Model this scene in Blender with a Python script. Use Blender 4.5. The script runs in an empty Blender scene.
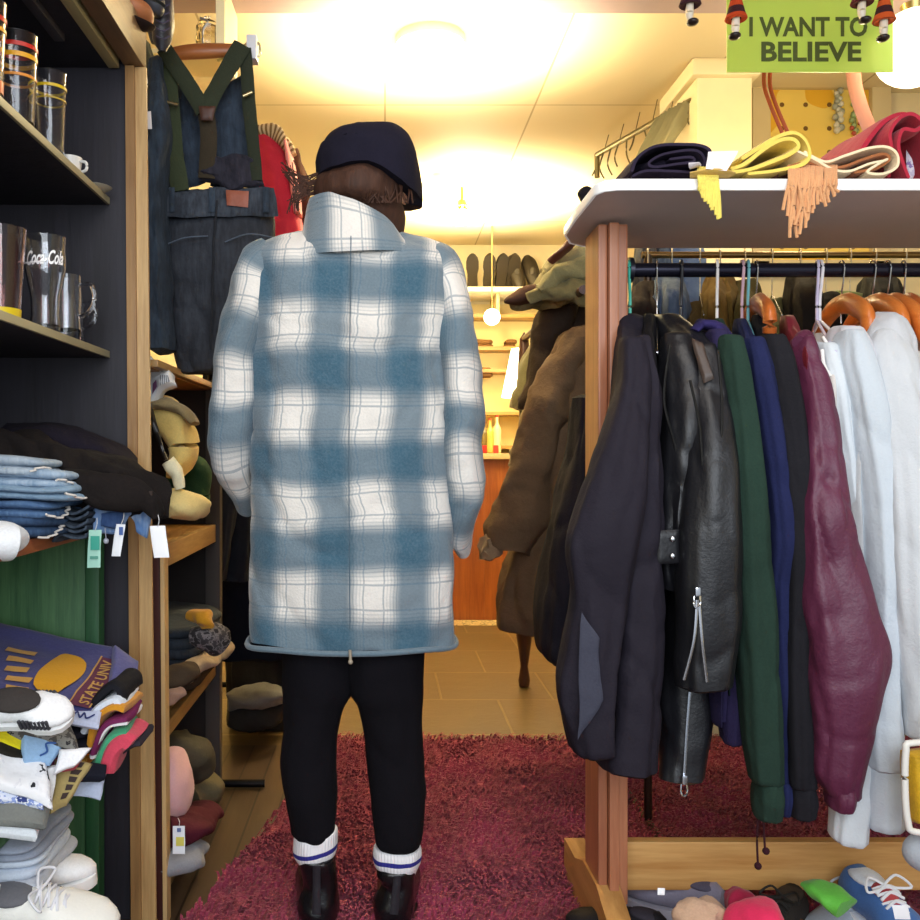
import bpy, bmesh, math, random
from mathutils import Vector, Matrix, noise
PI = math.pi
rnd = random.Random(7)
F, CX, CY, H = 900.0, 385.0, 455.0, 1.0
def P(px, py, d): return Vector(((px-CX)/F*d, d, H+(CY-py)/F*d))
def X(px, d): return (px-CX)/F*d
def Z(py, d): return H+(CY-py)/F*d
C = bpy.context.scene.collection

# ---------- materials ----------
def hexc(h):
    h = h.lstrip('#'); out = []
    for i in (0, 2, 4):
        c = int(h[i:i+2], 16)/255
        out.append(c/12.92 if c <= .04045 else ((c+.055)/1.055)**2.4)
    return (*out, 1)
class N:
    def __init__(s, m):
        s.t = m.node_tree; s.n = s.t.nodes; s.b = s.n['Principled BSDF']
    def new(s, ty, **k):
        x = s.n.new(ty)
        for a, v in k.items(): setattr(x, a, v)
        return x
    def put(s, sock, v):
        if isinstance(v, bpy.types.NodeSocket): s.t.links.new(v, sock)
        elif v is not None: sock.default_value = v
    def m(s, op, a, b=None, c=None, clamp=False):
        x = s.new('ShaderNodeMath', operation=op); x.use_clamp = clamp
        s.put(x.inputs[0], a)
        if b is not None: s.put(x.inputs[1], b)
        if c is not None: s.put(x.inputs[2], c)
        return x.outputs[0]
    def mix(s, f, a, b, mode='MIX'):
        x = s.new('ShaderNodeMix', data_type='RGBA', blend_type=mode)
        s.put(x.inputs[0], f); s.put(x.inputs[6], a); s.put(x.inputs[7], b)
        return x.outputs[2]
    def noise(s, scale, detail=4, vec=None, rough=.6):
        x = s.new('ShaderNodeTexNoise'); x.inputs['Scale'].default_value = scale
        x.inputs['Detail'].default_value = detail; x.inputs['Roughness'].default_value = rough
        s.put(x.inputs['Vector'], vec if vec is not None else s.obj())
        return x.outputs['Fac']
    def obj(s):
        return s.new('ShaderNodeTexCoord').outputs['Object']
    def uv(s):
        x = s.new('ShaderNodeSeparateXYZ'); s.put(x.inputs[0], s.new('ShaderNodeTexCoord').outputs['UV'])
        return x.outputs[0], x.outputs[1]
    def stretch(s, vec, sc):
        x = s.new('ShaderNodeMapping'); s.put(x.inputs[0], vec); x.inputs['Scale'].default_value = sc
        return x.outputs[0]
    def bump(s, h, strength, dist=.01):
        x = s.new('ShaderNodeBump'); x.inputs['Strength'].default_value = strength
        x.inputs['Distance'].default_value = dist; s.put(x.inputs['Height'], h)
        s.put(s.b.inputs['Normal'], x.outputs[0])
MC = {}
def base(name):
    m = bpy.data.materials.new(name); m.use_nodes = True; return m, N(m)
def cloth(col, rough=.9, var=.18, wr=.5, key='cloth', sheen=.15, spec=.2):
    """woven fabric: weave speckle, soft creases"""
    k = (col, rough, var, wr, sheen, spec)
    if k in MC: return MC[k]
    m, n = base(key+'_'+col.strip('#')); c = hexc(col)
    o = n.obj(); a = n.noise(9, 5, o); b = n.noise(260, 2, o)
    f = n.m('ADD', n.m('MULTIPLY', n.m('SUBTRACT', a, .5), var*2), n.m('MULTIPLY', n.m('SUBTRACT', b, .5), var*1.6))
    f = n.m('ADD', f, 1.0)
    v = n.new('ShaderNodeVectorMath', operation='SCALE'); v.inputs[0].default_value = c[:3]; n.put(v.inputs['Scale'], f)
    n.put(n.b.inputs['Base Color'], v.outputs[0]); n.b.inputs['Roughness'].default_value = rough
    n.b.inputs['Specular IOR Level'].default_value = spec
    n.b.inputs['Sheen Weight'].default_value = sheen if sum(c[:3]) > .35 else 0
    h = n.m('ADD', n.m('MULTIPLY', n.noise(22, 3, o), wr), n.m('MULTIPLY', b, .12))
    n.bump(h, .5, .012)
    MC[k] = m; return m
def wool_denim(col, edge='#c9d4de', key='denim'):
    k = ('denim', col)
    if k in MC: return MC[k]
    m, n = base(key+'_'+col.strip('#')); o = n.obj()
    a = n.noise(14, 5, o); w = n.noise(120, 2, n.stretch(o, (1, 1, .15)))
    f = n.m('MULTIPLY', n.m('SUBTRACT', n.m('ADD', a, w), .82), .9, clamp=True)
    n.put(n.b.inputs['Base Color'], n.mix(f, hexc(col), hexc(edge)))
    n.b.inputs['Roughness'].default_value = .9
    n.bump(n.m('ADD', n.noise(30, 3, o), n.m('MULTIPLY', w, .3)), .5, .01)
    MC[k] = m; return m
def leather(col='#15151a', rough=.36):
    k = ('leather', col, rough)
    if k in MC: return MC[k]
    m, n = base('leather_'+col.strip('#')); o = n.obj()
    a = n.noise(25, 6, o); b = n.noise(180, 3, o)
    n.put(n.b.inputs['Base Color'], n.mix(a, hexc(col), tuple(min(1, x*1.9+.003) for x in hexc(col)[:3])+(1,)))
    n.b.inputs['Roughness'].default_value = rough
    n.bump(n.m('ADD', n.m('MULTIPLY', a, .35), n.m('MULTIPLY', b, .12)), .5, .01)
    MC[k] = m; return m
def plain(col, rough=.5, metal=0, bump=0, em=0, key='paint', spec=.5):
    k = ('plain', col, rough, metal, bump, em)
    if k in MC: return MC[k]
    m, n = base(key+'_'+col.strip('#')); o = n.obj(); c = hexc(col)
    a = n.noise(12, 4, o)
    n.put(n.b.inputs['Base Color'], n.mix(n.m('MULTIPLY', a, .35), c, tuple(x*.7 for x in c[:3])+(1,)))
    n.b.inputs['Roughness'].default_value = rough; n.b.inputs['Metallic'].default_value = metal
    n.b.inputs['Specular IOR Level'].default_value = spec
    if bump: n.bump(n.noise(60, 3, o), bump, .005)
    if em:
        n.b.inputs['Emission Color'].default_value = c; n.b.inputs['Emission Strength'].default_value = em
    MC[k] = m; return m
def wood(c1, c2, axis='z', rough=.45, scale=1.0):
    k = ('wood', c1, c2, axis, rough, scale)
    if k in MC: return MC[k]
    m, n = base('wood_'+c1.strip('#')); o = n.obj()
    s = {'x': (2, 26, 26), 'y': (26, 2, 26), 'z': (26, 26, 2)}[axis]
    v = n.stretch(o, tuple(q*scale for q in s))
    a = n.noise(1.0, 6, v); b = n.noise(5.0, 3, v)
    f = n.m('ADD', n.m('MULTIPLY', a, .8), n.m('MULTIPLY', b, .3))
    r = n.new('ShaderNodeValToRGB'); n.put(r.inputs[0], f)
    r.color_ramp.elements[0].position = .33; r.color_ramp.elements[0].color = hexc(c1)
    r.color_ramp.elements[1].position = .72; r.color_ramp.elements[1].color = hexc(c2)
    n.put(n.b.inputs['Base Color'], r.outputs[0]); n.b.inputs['Roughness'].default_value = rough
    n.bump(f, .25, .004)
    MC[k] = m; return m
def glass(col='#ffffff', rough=.02):
    k = ('glass', col)
    if k in MC: return MC[k]
    m, n = base('glass_'+col.strip('#'))
    n.b.inputs['Base Color'].default_value = hexc(col); n.b.inputs['Roughness'].default_value = rough
    n.b.inputs['Transmission Weight'].default_value = 1; n.b.inputs['IOR'].default_value = 1.45
    MC[k] = m; return m
def camo(cols, sc=18, key='camo'):
    k = ('camo',)+tuple(cols)+(sc,)
    if k in MC: return MC[k]
    m, n = base(key+'_'+cols[0].strip('#')); o = n.obj()
    a = n.noise(sc, 3, o)
    r = n.new('ShaderNodeValToRGB'); n.put(r.inputs[0], a); r.color_ramp.interpolation = 'CONSTANT'
    r.color_ramp.elements[0].color = hexc(cols[0]); r.color_ramp.elements[1].position = .45; r.color_ramp.elements[1].color = hexc(cols[1])
    for i, c in enumerate(cols[2:]):
        e = r.color_ramp.elements.new(.54+.07*i); e.color = hexc(c)
    n.put(n.b.inputs['Base Color'], r.outputs[0]); n.b.inputs['Roughness'].default_value = .9
    n.bump(n.noise(28, 3, o), .5, .01)
    MC[k] = m; return m
def stripes(c1, c2, period, duty=.5, axis=1, rough=.9, extra=None):
    k = ('stripe', c1, c2, period, duty, axis)
    if k in MC: return MC[k]
    m, n = base('striped_'+c1.strip('#')); u = n.uv()[axis]
    f = n.m('LESS_THAN', n.m('FRACT', n.m('DIVIDE', u, period)), duty)
    n.put(n.b.inputs['Base Color'], n.mix(f, hexc(c1), hexc(c2))); n.b.inputs['Roughness'].default_value = rough
    n.bump(n.noise(200, 2), .4, .003)
    MC[k] = m; return m

# ---------- mesh collecting ----------
def cat(p0, p1, p2, p3, t):
    return [.5*((2*b)+(-a+c)*t+(2*a-5*b+4*c-d)*t*t+(-a+3*b-3*c+d)*t**3) for a, b, c, d in zip(p0, p1, p2, p3)]
def resample(rows, n):
    """catmull-rom through rows (tuples) -> n+1 rows"""
    if len(rows) == 2: rows = [rows[0], [(a+b)/2 for a, b in zip(*rows)], rows[1]]
    L = [0]
    for a, b in zip(rows, rows[1:]): L.append(L[-1]+max(1e-5, math.sqrt(sum((x-y)**2 for x, y in zip(a, b)))))
    out = []
    for i in range(n+1):
        s = L[-1]*i/n; k = 0
        while k < len(rows)-2 and L[k+1] < s: k += 1
        t = (s-L[k])/(L[k+1]-L[k])
        out.append(cat(rows[max(0, k-1)], rows[k], rows[k+1], rows[min(len(rows)-1, k+2)], t))
    return out
class M:
    def __init__(s): s.v = []; s.f = []; s.uv = []; s.mi = []
    def add(s, v, f, uv=None, mi=0):
        o = len(s.v); s.v += [Vector(p) for p in v]
        for i, q in enumerate(f):
            s.f.append([o+k for k in q]); s.mi.append(mi)
            s.uv.append(uv[i] if uv else [(0, 0)]*len(q))
        return s
    def xf(s, mat, start=0):
        for i in range(start, len(s.v)): s.v[i] = mat @ s.v[i]
        return s
    def warp(s, fn, start=0):
        for i in range(start, len(s.v)): s.v[i] = Vector(fn(s.v[i]))
        return s
    def box(s, x0, x1, y0, y1, z0, z1, b=0.002, mi=0):
        x0, x1 = sorted((x0, x1)); y0, y1 = sorted((y0, y1)); z0, z1 = sorted((z0, z1))
        bm = bmesh.new(); bmesh.ops.create_cube(bm, size=1)
        for v in bm.verts:
            v.co = Vector(((x0+x1)/2+v.co.x*(x1-x0), (y0+y1)/2+v.co.y*(y1-y0), (z0+z1)/2+v.co.z*(z1-z0)))
        if b:
            b = min(b, .4*min(x1-x0, y1-y0, z1-z0))
            bmesh.ops.bevel(bm, geom=bm.edges[:], offset=b, segments=2, affect='EDGES', profile=.7)
        bm.verts.index_update()
        s.add([v.co.copy() for v in bm.verts], [[v.index for v in f.verts] for f in bm.faces], mi=mi); bm.free(); return s
    def prism(s, pts, d0, d1, axis='y', mi=0):
        """pts: 2D outline; extruded on axis. y:(x,z)  x:(y,z)  z:(x,y)"""
        def mk(p, d): return {'y': (p[0], d, p[1]), 'x': (d, p[0], p[1]), 'z': (p[0], p[1], d)}[axis]
        n = len(pts); v = [mk(p, d0) for p in pts]+[mk(p, d1) for p in pts]
        f = [list(range(n))[::-1], list(range(n, 2*n))]+[[i, (i+1) % n, n+(i+1) % n, n+i] for i in range(n)]
        return s.add(v, f, mi=mi)
    def rings(s, R, caps=(1, 1), vs=None, mi=0):
        """R: list of rings (equal counts) of Vectors. ring start = far side; uv arclength centred"""
        n = len(R[0]); v = [p for r in R for p in r]; f = []; uv = []
        us = []
        for r in R:
            u = [0]
            for j in range(n): u.append(u[-1]+(r[(j+1) % n]-r[j]).length)
            us.append([x-u[-1]/2 for x in u])
        if vs is None:
            vs = [0]
            for a, b in zip(R, R[1:]):
                vs.append(vs[-1]-(sum(b, Vector())/n-sum(a, Vector())/n).length)
        for i in range(len(R)-1):
            for j in range(n):
                k = (j+1) % n
                f.append([i*n+j, (i+1)*n+j, (i+1)*n+k, i*n+k])
                uv.append([(us[i][j], vs[i]), (us[i+1][j], vs[i+1]), (us[i+1][j+1], vs[i+1]), (us[i][j+1], vs[i])])
        for e, on in ((0, caps[0]), (len(R)-1, caps[1])):
            if on:
                c = sum(R[e], Vector())/n; v.append(c); ci = len(v)-1
                for j in range(n):
                    k = (j+1) % n; q = [e*n+j, e*n+k, ci] if e == 0 else [e*n+k, e*n+j, ci]
                    f.append(q); uv.append([(0, vs[e])]*3)
        return s.add(v, f, uv, mi)
    def loft(s, rows, n=36, rings=40, fold=(0, 3), nz=(0.004, 9), pw=2.4, caps=(1, 1), seed=0, shear=None, tilt=0, rnd_end=.5, mi=0, crease=1.0, vz=.8):
        """rows (z, xc, yc, a, b): near-vertical cloth tube. fold=(amp,count) vertical folds"""
        R = resample(rows, rings); out = []; vs = []; rr = random.Random(seed); ph = [rr.uniform(0, 6) for _ in range(4)]
        for i, (z, xc, yc, a, b) in enumerate(R):
            a = max(a, .001); b = max(b, .001)
            ring = []
            e = min(i, len(R)-1-i); k = 1.0
            if rnd_end and e == 0: k = rnd_end
            for j in range(n):
                t = PI/2+2*PI*j/n
                c_, s_ = math.cos(t), math.sin(t)
                x = a*math.copysign(abs(c_)**(2/pw), c_); y = b*math.copysign(abs(s_)**(2/pw), s_)
                if fold[0]:
                    g = fold[0]*(math.sin(t*fold[1]+ph[0]+z*2.2)+.6*math.sin(t*(fold[1]*2+1)+ph[1]-z*3.1)+.4*math.sin(t*(fold[1]*3+2)+ph[2]+z*5))
                    g *= min(1, i/6+.15)
                    x *= 1+g; y *= 1+g
                p = Vector((xc+x*k, yc+y*k, z))
                if nz[0]:
                    q = noise.noise_vector(Vector((p.x*nz[1]+seed*3.1, p.y*nz[1], p.z*nz[1]*vz)))*nz[0]*1.6
                    q += noise.noise_vector(Vector((p.x*nz[1]*3+seed, p.y*nz[1]*3, p.z*nz[1]*3*vz)))*nz[0]*.5
                    rg = 1-abs(noise.noise(Vector((p.x*7+seed*1.7, p.y*7, p.z*4.5+p.x*5+2))))*2.2
                    rg2 = 1-abs(noise.noise(Vector((p.x*14+seed*.7, p.y*14-p.z*5, p.z*8))))*2.2
                    cr_ = max(0, rg)**5*1.3+max(0, rg2)**5*.7
                    q += Vector((c_*.5, s_, 0))*(-cr_*nz[0]*1.3*crease)
                    p += q
                if tilt: p.z += tilt*x
                if shear: p.x += shear*(p.y-yc)
                ring.append(p)
            out.append(ring); vs.append(z)
        return s.rings(out, caps, vs, mi)
    def sweep(s, pts, n=12, steps=None, up=(0, 0, 1), caps=(1, 1), pw=2, nz=(0, 9), seed=0, mi=0, smooth=True, fold=(0, 3)):
        """pts: (x,y,z,a,b)  a sideways, b along 'up'"""
        R = resample([tuple(p) for p in pts], steps or max(6, 4*len(pts))) if smooth else [list(p) for p in pts]
        out = []; up = Vector(up)
        for i, r in enumerate(R):
            p = Vector(r[:3]); q0 = Vector(R[max(0, i-1)][:3]); q1 = Vector(R[min(len(R)-1, i+1)][:3])
            t = (q1-q0); t = t.normalized() if t.length > 1e-9 else Vector((0, 0, -1))
            sd = t.cross(up)
            if sd.length < 1e-3: sd = t.cross(Vector((0, 1, 0)) if abs(t.y) < .9 else Vector((1, 0, 0)))
            sd.normalize(); nn = sd.cross(t).normalized(); ring = []
            for j in range(n):
                th = PI/2+2*PI*j/n; c_, s_ = math.cos(th), math.sin(th)
                g = 1+(fold[0]*(math.sin(th*fold[1]+seed+i*.3)) if fold[0] else 0)
                w = p+sd*(max(r[3], 1e-4)*g*math.copysign(abs(c_)**(2/pw), c_))+nn*(max(r[4], 1e-4)*g*math.copysign(abs(s_)**(2/pw), s_))
                if nz[0]: w += noise.noise_vector(w*nz[1]+Vector((seed*2.3, 0, 0)))*nz[0]*1.6+noise.noise_vector(w*nz[1]*3)*nz[0]*.5
                ring.append(w)
            out.append(ring)
        return s.rings(out, caps, None, mi)
    def tube(s, pts, r, n=8, steps=None, smooth=True, mi=0):
        return s.sweep([(p[0], p[1], p[2], r, r) for p in pts], n, steps, mi=mi, smooth=smooth)
    def lathe(s, prof, c=(0, 0, 0), n=32, mi=0, axis='z', caps=(0, 0)):
        """prof (r, h)"""
        R = []
        for r, h in prof:
            ring = []
            for j in range(n):
                t = PI/2-2*PI*j/n if False else PI/2+2*PI*j/n
                x, y = max(r, 1e-4)*math.cos(t), max(r, 1e-4)*math.sin(t)
                q = {'z': (x, y, h), 'y': (x, h, y), 'x': (h, x, y)}[axis]
                ring.append(Vector(q)+Vector(c))
            R.append(ring)
        return s.rings(R, caps, [h for r, h in prof], mi)
    def ball(s, c, r, n=20, mi=0, sub=None):
        rx, ry, rz = (r, r, r) if not hasattr(r, '__len__') else r
        R = []
        m = max(6, n//2)
        for i in range(m+1):
            a = PI*i/m; rad = max(math.sin(a), .002)
            R.append([Vector((c[0]+rx*rad*math.cos(PI/2+2*PI*j/n), c[1]+ry*rad*math.sin(PI/2+2*PI*j/n), c[2]+rz*math.cos(a))) for j in range(n)])
        return s.rings(R, (0, 0), None, mi)
    def slab(s, c, size, rz=0, layers=2, pw=5, seed=0, nz=.004, warp=None, n=56, lv=5, mi=0, bulge=.010, tiltx=0, tilty=0):
        """a folded cloth: stacked rounded layers. c = centre of its base"""
        st = len(s.v); sx, sy, sz = size; R = []; rr = random.Random(seed)
        offs = [(rr.uniform(-.006, .006), rr.uniform(-.006, .006)) for _ in range(layers+1)]
        for L in range(layers):
            for q in range(lv+1):
                t = q/lv; zz = sz*(L+t)/layers; k = -bulge*(1-math.sqrt(max(0, 1-(2*t-1)**2)))
                R.append((zz, sx/2+k, sy/2+k, offs[L]))
        last = R[-1]
        for k in (.93, .8, .62, .42, .2): R.append((sz+.002*(1-k), last[1]*k, last[2]*k, last[3]))
        R = [(0, R[0][1]*.3, R[0][2]*.3, offs[0]), (0, R[0][1]*.8, R[0][2]*.8, offs[0])]+R
        out = []
        for z, a, b, o in R:
            ring = []
            for j in range(n):
                t = PI/2+2*PI*j/n; c_, s_ = math.cos(t), math.sin(t)
                x = a*math.copysign(abs(c_)**(2/pw), c_)+o[0]; y = b*math.copysign(abs(s_)**(2/pw), s_)+o[1]
                f_ = min(1, z/sz+.12)
                q = noise.noise_vector(Vector((x*9+seed*5.3, y*9, z*14)))*nz*1.8*f_
                zz = z+tiltx*x+tilty*y
                ring.append(Vector((x, y, zz))+Vector((q.x, q.y, q.z*.9*f_)))
            out.append(ring)
        s.rings(out, (1, 1), [r[0] for r in R], mi)
        s.xf(Matrix.Translation(Vector(c)) @ Matrix.Rotation(rz, 4, 'Z'), st)
        if warp: s.warp(warp, st)
        return s
    def sheet(s, A, B, Cc, D, th=.01, nu=24, nv=14, nz=(.004, 10), seed=0, mi=0, edge=.5, sag=0):
        """thick quilted patch A(top-left) B(top-right) C(bottom-right) D(bottom-left), outward normal to the viewer side"""
        A, B, Cc, D = map(Vector, (A, B, Cc, D))
        nrm = (B-A).cross(D-A).normalized()
        def fr(u, v):
            p = (A*(1-u)+B*u)*(1-v)+(D*(1-u)+Cc*u)*v
            p = p+noise.noise_vector(p*nz[1]+Vector((seed*4.7, 0, 0)))*nz[0]*1.8+noise.noise_vector(p*nz[1]*3)*nz[0]*.4
            if sag: p = p+nrm*(-sag*math.sin(PI*u)*math.sin(PI*v))
            return p
        V = []; Fc = []; UV = []
        for side in (0, 1):
            for i in range(nv+1):
                for j in range(nu+1):
                    u, v = j/nu, i/nv
                    e = min(1, min(u, 1-u)*nu/2.2, min(v, 1-v)*nv/2.2)
                    e = math.sqrt(max(0, 1-(1-e)**2))
                    V.append(fr(u, v)-nrm*(th*.5*e*(1 if side == 0 else -1)))
        w = nu+1; o = (nv+1)*w
        for i in range(nv):
            for j in range(nu):
                q = [i*w+j, (i+1)*w+j, (i+1)*w+j+1, i*w+j+1]
                uq = [(j/nu, i/nv), (j/nu, (i+1)/nv), ((j+1)/nu, (i+1)/nv), ((j+1)/nu, i/nv)]
                Fc.append(q); UV.append(uq); Fc.append([o+k for k in q[::-1]]); UV.append(uq[::-1])
        for j in range(nu):
            Fc.append([j, j+1, o+j+1, o+j]); UV.append([(0, 0)]*4)
            a = nv*w+j; Fc.append([a+1, a, o+a, o+a+1]); UV.append([(0, 1)]*4)
        for i in range(nv):
            a = i*w; Fc.append([a+w, a, o+a, o+a+w]); UV.append([(0, 0)]*4)
            a = i*w+nu; Fc.append([a, a+w, o+a+w, o+a]); UV.append([(1, 0)]*4)
        s.add(V, Fc, UV, mi)
        s.fr = lambda u, v, off=0: fr(u, v)-nrm*(-(th*.5+off))*(-1)
        s.frn = lambda u, v, off=0: fr(u, v)+nrm*(-(th*.5+off))
        return s
    def ribbon(s, pts, d0, d1, th, steps=None, nz=(.002, 14), seed=0, mi=0, nd=12, slant=0):
        """cloth seen edge-on: polyline (x,z) of thickness th, extruded in depth d0..d1"""
        R = resample([tuple(p) for p in pts], steps or 8*len(pts)); L = []; Rr = []
        for i, p in enumerate(R):
            a = R[max(0, i-1)]; b = R[min(len(R)-1, i+1)]
            t = Vector((b[0]-a[0], b[1]-a[1])); t = t.normalized() if t.length > 0 else Vector((1, 0))
            nn = Vector((-t.y, t.x)); e = 1.0 if 0 < i < len(R)-1 else .4
            L.append((p[0]+nn.x*th/2*e, p[1]+nn.y*th/2*e)); Rr.append((p[0]-nn.x*th/2*e, p[1]-nn.y*th/2*e))
        loop = L+Rr[::-1]; rings = []; vs = []
        for k in range(nd+1):
            d = d0+(d1-d0)*k/nd; ring = []; e = 1 if 0 < k < nd else .0
            cx_ = None
            for i, (x, z) in enumerate(loop):
                j = i if i < len(L) else len(loop)-1-i
                cx, cz = R[j]
                x2, z2 = (x, z) if e else (cx+(x-cx)*.55, cz+(z-cz)*.55)
                p = Vector((x2+slant*(d-d0), d, z2))
                p += noise.noise_vector(p*nz[1]+Vector((seed*3.3, 0, 0)))*nz[0]*1.8
                ring.append(p)
            rings.append(ring); vs.append(d)
        return s.rings(rings, (0, 0), vs, mi)._capstrip(rings, len(L))
    def _capstrip(s, rings, nl):
        for r, fl in ((rings[0], 0), (rings[-1], 1)):
            m = len(r); V = list(r); Fc = []
            for i in range(nl-1):
                q = [i, i+1, m-2-i, m-1-i]; Fc.append(q if fl else q[::-1])
            s.add(V, Fc)
        return s
    def obj(s, name, mat, parent=None, smooth=True, base=None):
        me = bpy.data.meshes.new(name)
        if parent is None:
            if base is None:
                xs = [v.x for v in s.v]; ys = [v.y for v in s.v]; zs = [v.z for v in s.v]
                base = Vector(((min(xs)+max(xs))/2, (min(ys)+max(ys))/2, min(zs)))
            off = Vector(base)
        else:
            r = parent
            while r.parent: r = r.parent
            off = r.location.copy()
        me.from_pydata([v-off for v in s.v], [], s.f); 
        ul = me.uv_layers.new(name='UVMap'); k = 0; flat = []
        for q in s.uv:
            for a in q: flat += [a[0], a[1]]
        ul.data.foreach_set('uv', flat)
        mats = mat if isinstance(mat, (list, tuple)) else [mat]
        for q in mats: me.materials.append(q)
        me.polygons.foreach_set('material_index', s.mi)
        if smooth: me.polygons.foreach_set('use_smooth', [True]*len(me.polygons))
        me.update()
        bm = bmesh.new(); bm.from_mesh(me); bmesh.ops.recalc_face_normals(bm, faces=bm.faces); bm.to_mesh(me); bm.free()
        if smooth:
            try: me.set_sharp_from_angle(angle=R_(48))
            except Exception: pass
        o = bpy.data.objects.new(name, me); C.objects.link(o)
        if parent is None: o.location = off
        else: o.parent = parent
        return o
def R_(d): return d*PI/180
def tag(o, label, cat, group=None, kind=None):
    o['label'] = label; o['category'] = cat
    if group: o['group'] = group
    if kind: o['kind'] = kind
    return o
def thing(name, label, cat, loc, group=None):
    o = bpy.data.objects.new(name, None); C.objects.link(o); o.location = Vector(loc); o.empty_display_size = .05
    return tag(o, label, cat, group)
def struct(name, m, mat, smooth=False):
    o = m.obj(name, mat, base=(0, 0, 0), smooth=smooth); o['kind'] = 'structure'; return o
def textmesh(s, size, shear=0, bold=.0, align='CENTER', space=1.0):
    cu = bpy.data.curves.new('tmp', 'FONT'); cu.body = s; cu.size = size; cu.shear = shear; cu.offset = bold; cu.extrude = 0
    cu.align_x = align; cu.space_character = space; cu.resolution_u = 3
    ob = bpy.data.objects.new('tmp', cu); C.objects.link(ob)
    dg = bpy.context.evaluated_depsgraph_get(); me = bpy.data.meshes.new_from_object(ob.evaluated_get(dg))
    v = [x.co.copy() for x in me.vertices]; f = [list(p.vertices) for p in me.polygons]
    bpy.data.objects.remove(ob); bpy.data.curves.remove(cu); bpy.data.meshes.remove(me)
    return v, f
def rows_px(rows):
    """(ypx, xl, xr, depth, halfdepth) -> loft rows"""
    return [(Z(y, d-.55*hd), X((l+r)/2, d-.25*hd), d, (r-l)/2/F*(d-.6*hd), hd) for y, l, r, d, hd in rows]
# ================= SETTING =================
def tile_mat():
    m, n = base('stone_tile'); o = n.obj()
    br = n.new('ShaderNodeTexBrick'); n.put(br.inputs['Vector'], o); br.offset = .5
    br.inputs['Scale'].default_value = 1; br.inputs['Brick Width'].default_value = .46; br.inputs['Row Height'].default_value = .46
    br.inputs['Mortar Size'].default_value = .006; br.inputs['Mortar Smooth'].default_value = .4
    br.inputs['Color1'].default_value = hexc('#604f2e'); br.inputs['Color2'].default_value = hexc('#6d5b3a'); br.inputs['Mortar'].default_value = hexc('#8e794a')
    a = n.noise(4, 8, o, .7)
    col = n.mix(n.m('MULTIPLY', a, .8), br.outputs[0], hexc('#5a4528'))
    n.put(n.b.inputs['Base Color'], col); n.b.inputs['Roughness'].default_value = .42
    n.bump(n.m('ADD', a, n.m('MULTIPLY', br.outputs['Fac'], -.6)), .5, .01)
    return m
def plank_mat():
    m, n = base('floor_planks'); o = n.obj()
    br = n.new('ShaderNodeTexBrick'); n.put(br.inputs['Vector'], n.stretch(o, (1, 1, 1)))
    mp = n.new('ShaderNodeMapping'); n.put(mp.inputs[0], o); mp.inputs['Rotation'].default_value = (0, 0, PI/2); n.put(br.inputs['Vector'], mp.outputs[0])
    br.inputs['Scale'].default_value = 1; br.inputs['Brick Width'].default_value = 1.1; br.inputs['Row Height'].default_value = .075
    br.inputs['Mortar Size'].default_value = .003
    br.inputs['Color1'].default_value = hexc('#4a3a2c'); br.inputs['Color2'].default_value = hexc('#5e4a36'); br.inputs['Mortar'].default_value = hexc('#1d1612')
    a = n.noise(1, 6, n.stretch(o, (40, 3, 40)))
    n.put(n.b.inputs['Base Color'], n.mix(n.m('MULTIPLY', a, .7), br.outputs[0], hexc('#2a201a'))); n.b.inputs['Roughness'].default_value = .4
    n.bump(a, .3, .005); return m
def mosaic_mat():
    m, n = base('mosaic_border'); o = n.obj()
    v = n.new('ShaderNodeTexVoronoi'); n.put(v.inputs['Vector'], o); v.inputs['Scale'].default_value = 26
    r = n.new('ShaderNodeValToRGB'); n.put(r.inputs[0], n.m('FRACT', n.m('MULTIPLY', v.outputs['Distance'], 2.2)))
    r.color_ramp.elements[0].color = hexc('#3c2a1c'); r.color_ramp.elements[1].color = hexc('#d8c08c'); r.color_ramp.elements[1].position = .45
    n.put(n.b.inputs['Base Color'], r.outputs[0]); n.b.inputs['Roughness'].default_value = .4; return m
def ceil_mat():
    m, n = base('ceiling_panels'); o = n.obj()
    br = n.new('ShaderNodeTexBrick'); mp = n.new('ShaderNodeMapping'); n.put(mp.inputs[0], o); mp.inputs['Rotation'].default_value = (0, 0, PI/2)
    n.put(br.inputs['Vector'], mp.outputs[0]); br.offset = 0
    br.inputs['Scale'].default_value = 1; br.inputs['Brick Width'].default_value = 1.8; br.inputs['Row Height'].default_value = .6
    br.inputs['Mortar Size'].default_value = .005; br.inputs['Mortar Smooth'].default_value = .5
    c = hexc('#d8c8a2'); br.inputs['Color1'].default_value = c; br.inputs['Color2'].default_value = c; br.inputs['Mortar'].default_value = hexc('#ab9870')
    n.put(n.b.inputs['Base Color'], br.outputs[0]); n.b.inputs['Roughness'].default_value = .7
    n.bump(br.outputs['Fac'], -.3, .005); return m
LX, RX, BY = -.9, 2.45, 6.0
CZ, SZ = 2.40, 2.335           # rear ceiling, lower front ceiling
m = M(); m.box(LX, RX, 3.1, BY, -.1, 0, 0); struct('floor_tiles', m, tile_mat()).name = 'floor'
m = M(); m.box(LX, RX, -.6, 3.1, -.1, 0, 0); struct('floor', m, plank_mat())
m = M(); m.box(LX, RX, 5.28, 5.44, 0, .003, 0); struct('trim_1', m, mosaic_mat())
m = M(); m.box(LX-.1, RX+.1, 2.72, BY+.1, CZ, CZ+.1, 0); struct('ceiling', m, ceil_mat())
m = M(); m.box(LX-.1, RX+.1, -.6, 2.72, SZ, CZ+.1, 0); struct('ceiling', m, plain('#b9a2a0', .7))
cream = plain('#efe0b6', .7, bump=.1); dimcream = plain('#c9b489', .8, bump=.1)
m = M(); m.box(LX-.1, LX, -.6, BY, 0, CZ, 0); struct('wall_left', m, cream)
m = M(); m.box(RX, RX+.1, -.6, BY, 0, CZ, 0); struct('wall_right', m, cream)
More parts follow.
